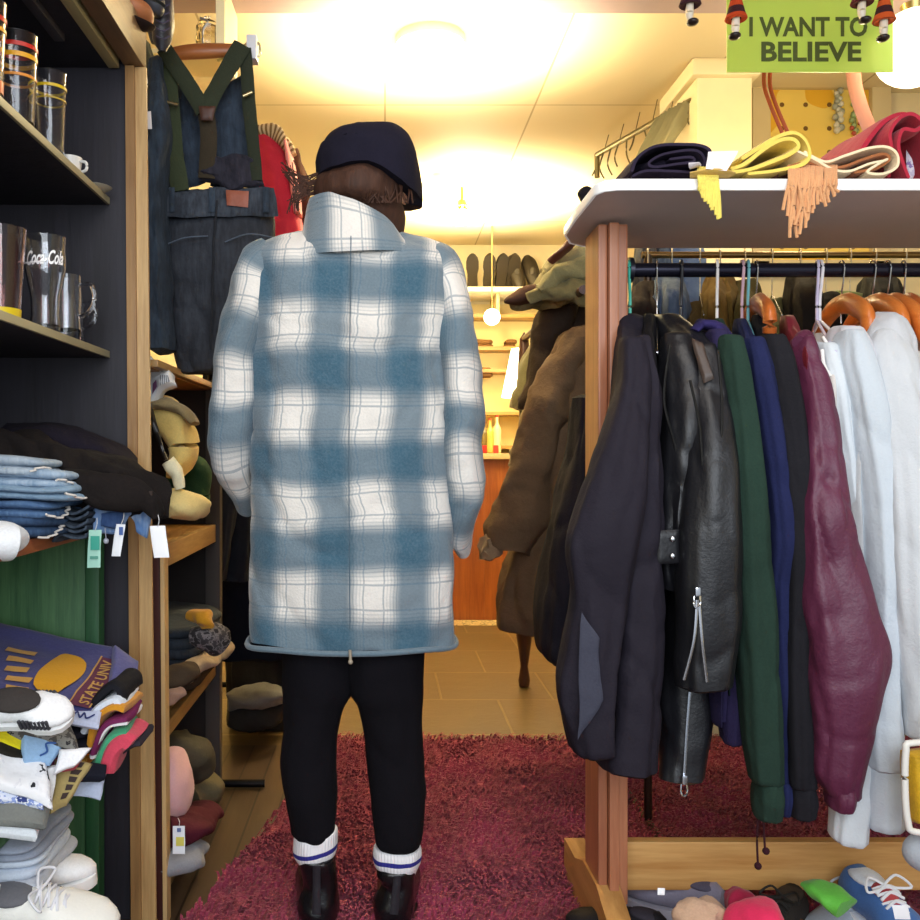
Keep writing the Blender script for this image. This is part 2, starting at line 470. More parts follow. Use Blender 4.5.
m = M(); m.box(LX-.1, RX+.1, BY, BY+.1, 0, CZ, 0); struct('wall_back', m, cream)
# pillar and cupboard wall on the right
PD = 3.2
m = M(); m.box(X(697, PD), X(752, PD), PD, PD+.35, 0, CZ, .004); m.box(X(690, PD), X(758, PD), PD-.03, PD+.36, Z(78, PD), CZ, .01)
struct('wall_pillar', m, cream)
m = M(); m.box(X(752, PD), RX, PD+.28, PD+.35, 0, CZ, 0); struct('wall_right_return', m, plain('#d8c79a', .8))
# pegboard display in a frame, on the return wall
D = PD+.27
t = thing('display_board', 'yellow pegboard in a beige frame hung with small trinkets behind the clothes rack', 'display board', (X(815, D), D, Z(260, D)))
m = M()
for (a, b, c, d) in ((748, 885, 76, 92), (748, 885, 262, 275), (748, 766, 76, 275), (866, 885, 76, 275)):
    m.box(X(a, D), X(b, D), D-.045, D, Z(d, D), Z(c, D), .006)
m.obj('frame', plain('#cdb98a', .6), t)
def peg_mat():
    mm, n = base('pegboard'); o = n.obj(); u = n.new('ShaderNodeSeparateXYZ'); n.put(u.inputs[0], o)
    fx = n.m('SUBTRACT', n.m('FRACT', n.m('MULTIPLY', u.outputs[0], 11)), .5); fz = n.m('SUBTRACT', n.m('FRACT', n.m('MULTIPLY', u.outputs[2], 11)), .5)
    r = n.m('SQRT', n.m('ADD', n.m('MULTIPLY', fx, fx), n.m('MULTIPLY', fz, fz)))
    a = n.m('GREATER_THAN', n.noise(3.0, 1, o), .52)
    colr = n.mix(a, hexc('#e2c25c'), hexc('#d9a520'))
    n.put(n.b.inputs['Base Color'], n.mix(n.m('LESS_THAN', r, .1), colr, hexc('#6b4a12'))); n.b.inputs['Roughness'].default_value = .6; return mm
m = M(); m.box(X(766, D), X(866, D), D-.02, D-.005, Z(262, D), Z(92, D), 0); m.obj('pegboard', peg_mat(), t)
# trinkets
for i, (px, py, col, lab) in enumerate(((832, 95, '#9a9a86', 'grey keychain cluster hung high on the yellow pegboard'), (851, 98, '#8fa06a', 'green and red bead strand hung at the right of the yellow pegboard'))):
    m = M(); rr = random.Random(i)
    for k in range(16):
        m.ball((X(px, D)+rr.uniform(-.018, .018), D-.04, Z(py+k*2.6, D)), rr.uniform(.008, .014), 8, mi=k % 2)
    m.tube([(X(px, D), D-.02, Z(py-6, D)), (X(px, D), D-.04, Z(py+42, D))], .002)
    tag(m.obj('trinket_strand', [plain(col, .4), plain('#b04a3a' if i else '#c9c4b0', .4)]), lab, 'trinket')
tr = []
# hanging cords in front of the board
for (pts, col, lab) in (([(765, 62), (764, 84), (770, 104), (781, 130), (786, 142)], '#b5502a', 'orange cord loop hanging below the green sign at its left'),
                        ([(853, 66), (855, 86), (862, 110), (872, 134)], '#e79a80', 'wide pink ribbon hanging below the green sign at its right')):
    m = M(); w = .006 if 'cord' in lab else .022
    m.sweep([(*P(x, y, 2.6), w, .004) for x, y in pts], 8, 24, up=(0, 1, 0))
    if w < .01: m.sweep([(*P(x+6, y+1, 2.6), w, .004) for x, y in pts], 8, 24, up=(0, 1, 0))
    tag(m.obj('cord' if w < .01 else 'ribbon', plain(col, .6)), lab, 'cord' if w < .01 else 'ribbon')

# green translucent sign
D = 2.35
t = thing('hanging_sign', 'translucent green plastic sign reading I WANT TO BELIEVE hanging from the ceiling', 'sign', P(810, 72, D))
mg, n = base('green_acetate'); n.b.inputs['Base Color'].default_value = hexc('#b9d662'); n.b.inputs['Roughness'].default_value = .3
n.b.inputs['Transmission Weight'].default_value = .45; n.b.inputs['Alpha'].default_value = .9
n.b.inputs['Emission Color'].default_value = hexc('#bcd860'); n.b.inputs['Emission Strength'].default_value = .10
m = M(); m.box(X(727, D), X(893, D), D, D+.004, Z(72, D), Z(-6, D), 0); m.obj('panel', mg, t)
for txt, px, py, w in (('I WANT TO', 808, 36, 118), ('BELIEVE', 811, 61, 100)):
    v, f = textmesh(txt, 1, bold=.03)
    xs = [a.x for a in v]; ys = [a.y for a in v]; sc = w/F*D/(max(xs)-min(xs)); szz = 20/F*D/(max(ys)-min(ys))
    m = M(); m.add([(X(px, D)+(a.x-(max(xs)+min(xs))/2)*sc, D-.002, Z(py, D)+(a.y)*szz) for a in v], f)
    m.obj('lettering', plain('#4d5a22', .6), t, smooth=False)
m = M()
for px in (740, 880): m.tube([P(px, -5, D), Vector((X(px, D), D, SZ))], .0015)
m.obj('hanging_wire', plain('#888888', .3, 1), t)
# dangling doll ornaments (only the lower bodies hang into view)
for i, (px, py, skirt, d, lab) in enumerate(((690, 22, '#3a1428', 2.1, 'dangling doll with dark skirt, leftmost, clear of the green sign'), (736, 36, '#c2410f', 2.1, 'dangling doll in orange skirt at the left edge of the green sign'),
        (862, 20, '#5a1626', 2.1, 'dangling doll with dark red skirt in front of the word TO'), (884, 38, '#d0571c', 2.1, 'dangling doll in orange skirt at the right edge of the green sign'))):
    s = d/F; c = P(px, py, d)
    t = thing('hanging_doll', lab, 'doll', c-Vector((0, 0, 5*s)), 'dolls dangling from the ceiling')
    top = Z(py-34, d)
    m = M(); m.lathe([(.5*s, top+9*s), (4*s, top+8*s), (6*s, top), (9*s, Z(py-22, d)), (11*s, Z(py-17, d)), (10*s, Z(py-16, d)), (5*s, Z(py-17, d))], (c.x, d, 0), 20)
    m.obj('skirt', stripes(skirt, '#3a1218' if i % 2 else '#6a1c2c', 14*s, .55, 1), t)
    m = M(); m.sweep([(c.x, d, Z(py-19, d), 3.6*s, 3.6*s), (c.x-.5*s, d, Z(py-8, d), 4*s, 4*s), (c.x+.5*s, d, Z(py-1, d), 2.4*s, 2.4*s)], 12); m.obj('leg', plain('#f1e6d2', .5), t)
    m = M(); m.ball((c.x+(1 if i in (0, 2) else -1)*2*s, d-.004, Z(py+1, d)), (6*s, 7*s, 3.4*s), 14); m.obj('shoe', leather('#1a1114', .3), t)
    m = M(); m.lathe([(3*s, Z(py-43, d)), (3.5*s, Z(py-34, d))], (c.x, d, 0), 14); m.ball((c.x, d, Z(py-48, d)), 5*s, 14); m.obj('head', plain('#e2b797', .5), t)
    m = M(); m.tube([(c.x, d, Z(py-52, d)), (c.x, d, SZ)], .001); m.obj('string', plain('#555555', .5), t)
# white globe lamp top right
D = 2.5
t = thing('globe_lamp', 'round white globe lamp hanging at the right edge beside the green sign', 'lamp', P(914, 86, D))
m = M(); m.ball(P(914, 48, D), .105, 32); m.obj('globe', plain('#fff4d8', .4, em=2.2), t)
m = M(); m.lathe([(.03, Z(14, D)), (.035, Z(5, D)), (.004, Z(2, D)), (.004, SZ)], (X(914, D), D, 0), 16); m.obj('stem', plain('#c8b070', .3, 1), t)

# ceiling lights of the rear room
def ceiling_light(px, d, r, lab, em):
    t = thing('ceiling_light', lab, 'ceiling lamp', (X(px, d), d, CZ-.12), 'ceiling lights of the rear room')
    m = M(); m.lathe([(.001, CZ), (r*.9, CZ), (r*.9, CZ-.03), (.001, CZ-.03)], (X(px, d), d, 0)); m.obj('canopy', plain('#e9dcb0', .4), t)
    m = M(); m.lathe([(r*.85, CZ-.03), (r, CZ-.05), (r*.8, CZ-.09), (r*.4, CZ-.12), (.001, CZ-.125)], (X(px, d), d, 0)); m.obj('shade', plain('#ffeebc', .4, em=em), t)
    return t
ceiling_light(430, 3.02, .13, 'round frosted ceiling light nearest the front of the rear room', 22)
D = 4.7; cx = X(462, D)
t = thing('chandelier', 'small brass chandelier with frosted shades above the back of the rear room', 'ceiling lamp', (cx, D, 2.1))
m = M(); m.tube([(cx, D, CZ), (cx, D, 2.30)], .008); m.lathe([(.001, 2.28), (.03, 2.30), (.02, 2.33), (.001, 2.34)], (cx, D, 0), 16)
for k in range(5):
    a = 2*PI*k/5+.3; m.tube([(cx, D, 2.30), (cx+.06*math.cos(a), D+.06*math.sin(a), 2.27), (cx+.11*math.cos(a), D+.11*math.sin(a), 2.31)], .006)
m.obj('frame', plain('#b08a3a', .3, 1), t)
for k in range(5):
    a = 2*PI*k/5+.3; m = M(); m.lathe([(.015, 2.315), (.028, 2.29), (.038, 2.26), (.040, 2.235), (.037, 2.235), (.026, 2.29), (.01, 2.312)], (cx+.11*math.cos(a), D+.11*math.sin(a), 0), 18); m.obj('shade', plain('#ffe9b0', .4, em=14), t)

# back counter + shelving against the rear wall
D = 5.45
t = thing('counter', 'reddish wood counter with pale top at the far back', 'counter', (X(480, D), D, 0))
m = M(); m.box(-.2, 1.3, D, D+.05, 0, .975, .004)
for k in range(7): m.box(-.2+.2*k, -.19+.2*k, D-.006, D, .02, .96, .001)
m.obj('front_panel', wood('#7a3c1c', '#a8602c', 'z', .35), t)
m = M(); m.box(-.25, 1.35, D-.04, D+.4, .975, 1.01, .006); m.obj('worktop', plain('#dcc08c', .35), t)
D = 5.85; SB = Z(289, 5.7)
t = thing('wall_shelf', 'long white high shelf along the back wall carrying shoes', 'shelf', (X(470, 5.7), 5.7, SB-.03))
m = M(); m.box(.1, 1.3, 5.62, BY, SB-.03, SB, .004); m.obj('board', plain('#f3ecd4', .5), t)
for x in (.2, .7, 1.2):
    m = M(); m.box(x, x+.02, 5.66, BY, SB-.16, SB-.03, .003); m.obj('bracket', plain('#d9c58c', .5), t)
SHELFY = SB
t = thing('bottle_cabinet', 'cream wooden wall cabinet with open shelves behind the counter', 'cabinet', (.65, BY-.1, 1.01))
zt = SB-.05
m = M(); m.box(.35, 1.2, BY-.02, BY, 1.01, zt, 0); m.obj('back_panel', plain('#f0dc96', .6), t)
for z in (1.05, Z(414, 5.9), Z(372, 5.9), Z(350, 5.9), Z(318, 5.9)):
    m = M(); m.box(.35, 1.2, BY-.2, BY-.02, z-.012, z+.012, .003); m.obj('shelf', wood('#8f6a34', '#c79a55', 'x'), t)
m = M(); m.box(.35, .37, BY-.2, BY-.02, 1.01, zt, .002); m.box(1.18, 1.2, BY-.2, BY-.02, 1.01, zt, .002); m.obj('side_panel', plain('#e8d9a0', .6), t)
D = 5.5
t = thing('globe_lamp', 'small glowing round bulb lamp in front of the back cabinet', 'lamp', P(492, 322, D))
m = M(); m.ball(P(492, 317, D), .05, 24); m.obj('bulb', plain('#fff0c0', .4, em=12), t)
m = M(); m.tube([P(492, 309, D), Vector((X(492, D), D, CZ))], .004); m.obj('cord', plain('#a08850', .4), t)
D = 5.3
t = thing('table_lamp', 'glowing conical lampshade lamp standing on the back counter', 'lamp', (X(524, D), D, 1.01))
cx = X(528, D)
m = M(); m.lathe([(.13, Z(395, D)), (.07, Z(345, D)), (.067, Z(345, D)), (.126, Z(395, D))], (cx, D+.2, 0), 28); m.obj('lamp_shade', plain('#fff2cc', .5, em=5), t)
m = M(); m.lathe([(.001, 1.01), (.08, 1.012), (.075, 1.03), (.02, 1.05), (.03, 1.1), (.012, 1.15), (.01, Z(390, D))], (cx, D+.2, 0), 24); m.obj('base', plain('#e8dcb8', .4), t)
# bottles and boxes
def bottle(x, y, z, h, r, mat, lab):
    t = thing('bottle', lab, 'bottle', (x, y, z), 'bottles at the back counter')
    m = M(); m.lathe([(.001, z), (r, z+.004), (r, z+h*.6), (r*.85, z+h*.68), (r*.35, z+h*.78), (r*.33, z+h*.95), (.001, z+h*.96)], (x, y, 0), 16); m.obj('body', mat, t)
    m = M(); m.lathe([(.001, z+h*.95), (r*.4, z+h*.95), (r*.4, z+h), (.001, z+h)], (x, y, 0), 12); m.obj('cap', plain('#b23a2a', .4), t)
for i, (px, c) in enumerate(((484, '#6b5a2a'), (490, '#c9a850'), (497, '#d8cfa0'))):
    bottle(X(px, 5.7), 5.7, 1.011, .2+.02*i, .026, plain(c, .2), ['dark bottle, leftmost on the back counter', 'amber bottle on the back counter, in the middle of three', 'pale bottle on the back counter, right of the amber one'][i])
for i, (px, c) in enumerate(((484, '#a02018'), (490, '#c83a30'))):
    m = M(); q = P(px+3, 449, 5.5); m.box(q.x-.03+i*.035, q.x+.0+i*.035, 5.5, 5.54, 1.01, 1.06, .004)
    tag(m.obj('box', plain(c, .4)), ['dark red small box on the back counter near the coat sleeve', 'bright red small box on the back counter beside the darker one'][i], 'box')
for i, (px, py, w) in enumerate(((480, 343, 26), (510, 343, 12), (483, 371, 18))):
    m = M(); q = P(px, py, 5.85); s = 5.85/F; m.slab((q.x, 5.87, Z(py+6, 5.85)), (w*s, .12, 9*s), seed=i, layers=2)
    tag(m.obj('folded_linen', cloth('#6b4a28')), ['brown folded linen on the upper shelf of the back cabinet', 'small brown folded linen at the right on the upper cabinet shelf', 'brown folded linen on the lower shelf of the back cabinet'][i], 'linen')

# ---------- shoe generator ----------
def shoe(name, label, cat_, group, loc, L, yaw=0, pitch=0, roll=0, up='#f2f2ee', sole='#ffffff', lace='#ffffff', lining='#55555a', high=0, side=None, cw=.36, mats=None, op=1.0, ns=2):
    """toe towards +x in local space"""
    t = thing(name, label, cat_, loc, group)
    W = L*cw/2
    mat = Matrix.Translation(Vector(loc)) @ Matrix.Rotation(yaw, 4, 'Z') @ Matrix.Rotation(pitch, 4, 'Y') @ Matrix.Rotation(roll, 4, 'X')
    prof = [(0, .60), (.04, .78), (.12, .86), (.28, .80), (.45, .80), (.62, 1.0), (.78, 1.0), (.9, .82), (.97, .5), (1.0, .22)]
    pts = [(x*L, W*w) for x, w in prof]; out = pts+[(x, -y) for x, y in pts[::-1]]
    m = M(); m.prism(out, 0, L*.09, 'z'); m.xf(mat); m.obj('sole', plain(sole, .6), t)
    hs = [(0.01, .28+high), (.08, .33+high), (.22, .30+high*.9), (.34, .30+high*.6), (.46, .29), (.6, .235), (.75, .18), (.88, .15), (.96, .11), (1.0, .07)]
    R = []
    for (x, h), (x2, w) in zip(hs, [(a, b) for a, b in prof]):
        ring = []; wz = W*w*.96; hh = L*h
        for j in range(20):
            a = PI/2+2*PI*j/20; c_, s_ = math.cos(a), math.sin(a)
            ww = wz*(1-.28*max(0, s_)*(1 if x < .5 else .4))
            ring.append(Vector((x*L, ww*math.copysign(abs(c_)**.75, c_), L*.08+hh/2+hh/2*math.copysign(abs(s_)**.8, s_))))
        R.append(ring)
    m = M(); m.rings(R, (1, 1)); m.xf(mat)
    m.obj('upper', (mats or cloth(up, .7, wr=.2)), t)
    # opening lining
    m = M(); m.ball((L*.2*(1+.7*(op-1)), 0, L*(.36+high)), (L*.17*op, W*.62*(1+.2*(op-1)), L*.045*(1+.5*(op-1))), 18); m.xf(mat); m.obj('lining', cloth(lining), t)
    if lace:
        m = M()
        for k in range(5):
            x = L*(.4+.06*k); z = L*(.08+ .305-.018*k-(.04*max(0, k-1)*.5))+L*.012
            m.tube([(x, -W*.5, z-L*.02), (x+L*.02, 0, z+L*.012), (x+L*.045, W*.5, z-L*.03)], L*.012, 6, 8)
            m.tube([(x, W*.5, z-L*.02), (x+L*.02, 0, z+L*.016), (x+L*.045, -W*.5, z-L*.03)], L*.012, 6, 8)
        m.tube([(L*.4, 0, L*.41), (L*.38, W*.6, L*.47), (L*.48, W*.9, L*.42), (L*.42, 0, L*.4)], L*.011, 6, 20)
        m.tube([(L*.4, 0, L*.41), (L*.37, -W*.6, L*.46), (L*.47, -W*.95, L*.4), (L*.42, 0, L*.4)], L*.011, 6, 20)
        m.xf(mat); m.obj('laces', plain(lace, .8), t)
    if side:
        for sg in (-1, 1):
            for k in range(ns):
                m = M(); x = L*(.45+(.1 if ns == 2 else .045)*k); m.sweep([(x, sg*W*.95, L*.12, .006*L/.28, .003), (x-L*.03, sg*W*.86, L*.24, .006*L/.28, .003)], 6, 6)
                m.xf(mat); m.obj('side_stripe', plain(side, .5), t)
    return t
# shoes on the back shelf: most stand on their heels with soles out
s57 = 5.7/F
bs = [(455, 1, '#b0a070', 'heel'), (474, 0, '#8a8a60', 'x'), (490, 0, '#3c3526', 'x'), (502, 0, '#443a2a', 'x'), (512, 0, '#4a3c2c', 'x')]
labs = ['pale tan shoe, leftmost on the high back shelf', 'olive laced shoe on the high back shelf beside the tan one', 'dark brown laced shoe standing on the high back shelf, third from left', 'narrow black laced shoe in the middle of the high back shelf', 'brown laced shoe on the high back shelf, left of the round black pair']
for i, (px, q, c, _) in enumerate(bs):
    shoe('shoe', labs[i], 'shoe', 'shoes along the high back shelf', (X(px, 5.7), 5.80, SHELFY+.012), .235, yaw=-PI/2+.1*i-.2, pitch=-1.0, up=c, sole='#2c2418', lace='#efe8d0', cw=.34)
for i, px in enumerate((518, 534)):
    cx = X(px, 5.68)
    t = thing('loafer', ['black round-toed slip-on standing upright on the high back shelf, left of its pair', 'black round-toed slip-on standing upright on the high back shelf, right of its pair'][i], 'shoe', (cx, 5.7, SHELFY), 'shoes along the high back shelf')
    m = M(); m.sweep([(cx+.02, 5.72, SHELFY+.004, .03, .03), (cx+.015, 5.74, SHELFY+.05, .044, .035), (cx, 5.78, SHELFY+.13, .05, .035), (cx-.012, 5.83, SHELFY+.2, .047, .03), (cx-.018, 5.85, SHELFY+.24, .02, .015)], 20, 24, up=(0, -1, 0)); m.obj('upper', leather('#201a12', .5), t)
    m = M(); m.ball((cx+.002, 5.735, SHELFY+.11), (.02, .010, .04), 16); m.obj('insole', plain('#3a3428', .6), t)
# ================= LEFT SHELVING =================
SX = -.568; EP = 1.86          # shelf front plane, end panel depth
blackp = wood('#131118', '#221f2a', 'z', .6); oak = wood('#a07a4c', '#d0ab74', 'z', .4, 1.6); oakx = wood('#8f6a40', '#c4a068', 'y', .4)
paleedge = plain('#a39a78', .5); darkred = wood('#2c1110', '#4a201a', 'z', .5)
t = thing('shelving_unit', 'tall black shelving unit with an oak edge strip holding the glasses and jeans', 'shelving unit', (-.72, 1.4, 0))
m = M(); m.box(LX+.005, X(130, EP), EP, EP+.02, 0.04, Z(30, EP), .001); m.obj('end_panel', blackp, t)
m = M(); m.box(LX+.005, LX+.02, .7, EP, .04, 1.86, 0); m.obj('back_panel', blackp, t)
def post(a0, a1, b0, b1, ztop, d, dd, mt, par, nm, zb=0):
    mm = M(); mm.prism([(X(b0, d), zb), (X(b1, d), zb), (X(a1, d), ztop), (X(a0, d), ztop)], d, d+dd, 'y'); return mm.obj(nm, mt, par, smooth=False)
post(125, 134, 131, 141, 1.80, EP-.012, .03, wood('#7f5a34', '#ac8452', 'z', .4), t, 'edge_strip')
post(131, 146, 141, 156, 1.80, EP-.004, .008, oak, t, 'front_post')
for z, nm in ((Z(205, EP), 0), (Z(358, EP), 1)):
    m = M(); m.box(LX+.02, SX-.006, .7, EP-.002, z, z+.014, .001); s = m.obj('shelf', blackp, t)
    m = M(); m.box(SX-.006, SX, .7, EP-.002, z, z+.014, .001); m.obj('edge_band', paleedge, s)
m = M(); m.box(LX+.02, SX, .7, EP-.002, 1.80, 1.83, .001); m.obj('top_board', blackp, t)
m = M(); m.box(SX-.06, SX-.04, .7, EP-.15, 1.785, 1.80, .003); m.obj('light_rail', plain('#5c585c', .4, .6), t)
m = M(); m.box(SX-.0, SX+.022, .7, EP-.01, 1.795, 1.86, .002); m.obj('fascia', plain('#b7a878', .5), t)
m = M(); m.box(SX+.03, SX+.07, .7, EP+.02, 1.802, 1.89, .004); m.box(LX+.02, SX+.03, .7, EP+.02, 1.86, 1.89, .002); m.obj('top_moulding', wood('#5f4630', '#8d6c4a', 'y', .5), t)
ZS = Z(205, EP)+.014; ZT = Z(358, EP)+.014
# green cabinet below
GT = .86
green = wood('#2a5434', '#5a8656', 'z', .5, 1.4)
t = thing('green_cabinet', 'open green-painted wooden cabinet with a worn brown top under the jeans', 'cabinet', (-.72, 1.35, 0))
e2 = 1.80
m = M(); m.box(LX+.03, X(85, e2), e2, e2+.015, .03, GT-.02, .001); m.obj('side_panel', green, t)
m = M(); m.box(X(86, e2), X(100, e2), e2-.006, e2+.03, .0, GT-.02, .004); m.obj('corner_post', wood('#1b3d26', '#2f6a3c', 'z', .5), t)
m = M(); m.box(LX+.03, LX+.045, .8, e2, .03, GT-.02, .001); m.obj('back_panel', green, t)
m = M(); m.box(LX+.03, -.575, .8, e2+.03, GT-.02, GT+.003, .003); m.obj('top_board', wood('#6b3422', '#a5603c', 'y', .4), t)
m = M(); m.box(LX+.04, -.60, .8, e2, .385, .40, .003); m.obj('shelf', green, t)
m = M(); m.box(LX+.04, -.60, .8, e2, .03, .05, .003); m.obj('base_board', green, t)

# ---- glasses ----
gl = glass('#fbfcff')
def tumbler(x, y, z, h, r0, r1, label, bands=(), tint=None, group='tumblers on the top glass shelf'):
    t = thing('tumbler', label, 'glass', (x, y, z), group)
    pr = [(.001, z+.001), (r0, z+.001), (r1, z+h), (r1-.0022, z+h), (r0-.003, z+.012), (.001, z+.012)]
    m = M(); m.lathe(pr, (x, y, 0), 40); m.obj('body', glass(tint) if tint else gl, t)
    for zf, hh, c in bands:
        ra = r0+(r1-r0)*zf+.0006; rb = r0+(r1-r0)*(zf+hh)+.0006
        m = M(); m.lathe([(ra, z+h*zf), (rb, z+h*(zf+hh))], (x, y, 0), 40); m.obj('band', plain(c, .35), t)
    return t
tumbler(X(-16, 1.36), 1.36, ZS, .152, .026, .033, 'tall tumbler at the left photo edge with red bands, nearest the viewer', ((.8, .05, '#c62c1e'), (.7, .04, '#e2a02a'), (.1, .12, '#c8542a')))
tumbler(X(17, 1.47), 1.47, ZS, .152, .027, .033, 'tall tumbler with red and yellow painted bands and an orange figure', ((.83, .045, '#c62c1e'), (.72, .05, '#e8a81e'), (.52, .03, '#d98a2c')))
tumbler(X(50, 1.61), 1.61, ZS, .150, .024, .029, 'clear tumbler with two thin yellow rings, farthest of the painted tumblers', ((.80, .035, '#e2c01e'), (.66, .02, '#b99a2a')))
t = thing('espresso_cup', 'small white ceramic cup beside the yellow ringed tumbler', 'cup', (X(73, 1.7), 1.73, ZS))
cx, cy = X(70, 1.73), 1.73
m = M(); m.lathe([(.001, ZS), (.018, ZS), (.023, ZS+.04), (.020, ZS+.04), (.014, ZS+.004), (.001, ZS+.004)], (cx, cy, 0), 28); m.obj('body', plain('#efece6', .25), t)
m = M(); m.tube([(cx+.02, cy-.005, ZS+.032), (cx+.034, cy-.01, ZS+.028), (cx+.034, cy-.01, ZS+.014), (cx+.018, cy-.005, ZS+.01)], .003); m.obj('handle', plain('#efece6', .25), t)
m = M(); m.lathe([(.001, ZS), (.02, ZS), (.034, ZS+.008), (.032, ZS+.009), (.018, ZS+.003), (.001, ZS+.003)], (X(93, 1.8), 1.81, 0), 28)
tag(m.obj('small_dish', plain('#b9b2a0', .3)), 'little pale dish near the end of the top glass shelf', 'dish')

tumbler(X(-6, 1.45), 1.47, ZT, .155, .032, .042, 'pink tinted tumbler with a small yellow price sticker at the left photo edge', ((.05, .1, '#e6c81c'),), '#f2d2cf', 'glasses on the second glass shelf')
# branded contour glass
def contour(x, y, z, h, lab, tint, scale=1.0, sticker=False):
    t = thing('soda_glass', lab, 'glass', (x, y, z), 'glasses on the second glass shelf')
    k = scale
    pr = [(.001, 0), (.024, 0), (.025, .012), (.023, .03), (.024, .06), (.030, .09), (.034, .11), (.0345, .125), (.033, .14), (.034, h)]
    ins = [(r-.0025, zz) for r, zz in pr[::-1] if zz > .01 and r > .01]
    m = M(); m.lathe([(r*k, z+zz) for r, zz in pr]+[(r*k, z+zz) for r, zz in ins]+[(.001, z+.012)], (x, y, 0), 40); m.obj('body', glass(tint), t)
    v, f = textmesh('Coca-Cola', 1, shear=.4, bold=.025); w = (max(a.x for a in v)+min(a.x for a in v))/2
    m = M()
    def wrap(vv, off, sc=.024):
        out = []
        for a in vv:
            th = (a.x-w)*.0155/(.0345*k)+.36; r = .0352*k
            out.append((x+r*math.sin(th), y-r*math.cos(th), z+h*.72+a.y*.033-.006+(a.x-w)*.001))
        return out
    m.add(wrap(v, 0), f)
    m.tube([(x-.03*k, y-.021*k, z+h*.70), (x-.006, y-.0355*k, z+h*.695), (x+.014*k, y-.033*k, z+h*.71)], .0013, 6)
    m.obj('script', plain('#fafafa', .6), t, smooth=False)
    return t
contour(X(43, 1.56), 1.57, ZT, .165, 'clear contoured soda glass with white cursive cola script', '#fbfcff', 1.02)
for i, (px, d) in enumerate(((66, 1.68), (69, 1.79))):
    x = X(px, d); t = thing('glass_mug', ['ribbed glass mug with handle just behind the script glass', 'ribbed glass mug with handle, farthest back on the second glass shelf'][i], 'mug', (x, d, ZT), 'glasses on the second glass shelf')
    hh = .12-.02*i
    pr = [(.001, ZT), (.026, ZT), (.028, ZT+.01), (.026, ZT+.04), (.029, ZT+.07), (.027, ZT+hh), (.0245, ZT+hh), (.024, ZT+.02), (.001, ZT+.014)]
    m = M(); m.lathe(pr, (x, d, 0), 32); m.obj('body', gl, t)
    m = M(); m.tube([(x+.025, d, ZT+hh*.85), (x+.05, d-.01, ZT+hh*.84), (x+.056, d-.01, ZT+hh*.6), (x+.045, d-.01, ZT+hh*.42), (x+.025, d, ZT+hh*.36)], .004, 10, 24); m.obj('handle', gl, t)

# ---- jeans on the cabinet top ----
black_den = cloth('#1b1615', .95, .5, .9, 'black_denim', .1)
t = thing('folded_jeans', 'big washed black jeans heaped and drooping over the shelf end', 'jeans', P(120, 520, 1.66))
m = M()
m.sweep([(*P(-60, 446, 1.58), .05, .035), (*P(0, 455, 1.62), .07, .045), (*P(50, 468, 1.64), .08, .05), (*P(90, 480, 1.64), .085, .050), (*P(118, 482, 1.63), .08, .042), (*P(136, 488, 1.62), .07, .034), (*P(146, 500, 1.61), .05, .024), (*P(150, 516, 1.60), .04, .010)], 56, 90, up=(0, 0, 1), pw=3.2, nz=(.009, 14), seed=3, fold=(.06, 5))
m.obj('body', black_den, t)
m = M(); m.sweep([(*P(62, 478, 1.55), .04, .02), (*P(100, 490, 1.55), .05, .03), (*P(132, 496, 1.555), .05, .032), (*P(150, 504, 1.56), .04, .02), (*P(157, 518, 1.56), .03, .006)], 40, 60, pw=3.0, nz=(.006, 14), seed=8); m.obj('trouser_leg', black_den, t)
m = M(); m.box(*(X(143, 1.5), X(147, 1.5)), 1.53, 1.536, Z(505, 1.5), Z(492, 1.5), .001); m.obj('belt_loop', cloth('#3a302c'), t)
m = M(); m.sweep([(*P(10, 440, 1.75), .06, .03), (*P(60, 445, 1.75), .1, .04), (*P(110, 460, 1.76), .09, .03), (*P(128, 470, 1.76), .05, .015)], 24, 30, pw=3, nz=(.007, 12), seed=15)
tag(m.obj('folded_jeans', cloth('#191520', .95, .4, .9)), 'faded black jeans folded behind the big black pair against the dark panel', 'jeans')
jj = [  # y centre, right edge, thickness, colour, edge, label
    (466, 42, 15, '#93a3b3', '#d5dde2', 'palest washed blue jeans, topmost of the folded stack'),
    (478, 66, 15, '#8aa1b8', '#cfdbe6', 'light blue jeans with a frayed rim, second in the folded stack'),
    (491, 76, 14, '#7c98b0', '#a9c0d3', 'sky blue jeans in the middle of the folded stack'),
    (508, 58, 17, '#3c5a82', '#6d8fb5', 'mid blue jeans near the bottom of the folded stack'),
    (527, 52, 17, '#2e4668', '#56789f', 'darker blue jeans at the bottom of the folded stack')]
for i, (yy, xr, th, c, e, lab) in enumerate(jj):
    d = 1.46; s = d/F
    t = thing('folded_jeans', lab, 'jeans', (X(10, d), d, Z(yy+th/2, d)), 'folded blue jeans stacked on the cabinet top')
    m = M(); xr_ = X(xr, d); xl = X(-60, d)
    m.slab(((xr_+xl)/2, d+.1, Z(yy+th/2+1, d)), (xr_-xl, .22, (th+3)*s), rz=-.04*i+.06, layers=2, seed=i+4, nz=.007, bulge=.012, tiltx=-.05); m.obj('body', wool_denim(c, e), t)
    m = M(); q = []
    for k in range(15):
        u = k/14; q.append((xr_-.012+.012*math.sin(u*PI)+.004*math.sin(k*2.1+i), d-.02+u*.10, Z(yy+th*.35-th*.5*math.sin(u*5+i)*.5, d)))
    m.tube(q, .0018, 6, 40); m.obj('frayed_edge', cloth('#d9d3cc'), t)
# white rolled garment at the left edge
m = M(); m.sweep([(*P(-40, 540, 1.36), .04, .03), (*P(0, 540, 1.37), .045, .032), (*P(14, 541, 1.38), .04, .027), (*P(20, 543, 1.38), .02, .012)], 28, 24, nz=(.003, 12))
tag(m.obj('rolled_shirt', cloth('#e9ecf0')), 'white rolled cloth at the left photo edge under the blue jeans', 'clothing')
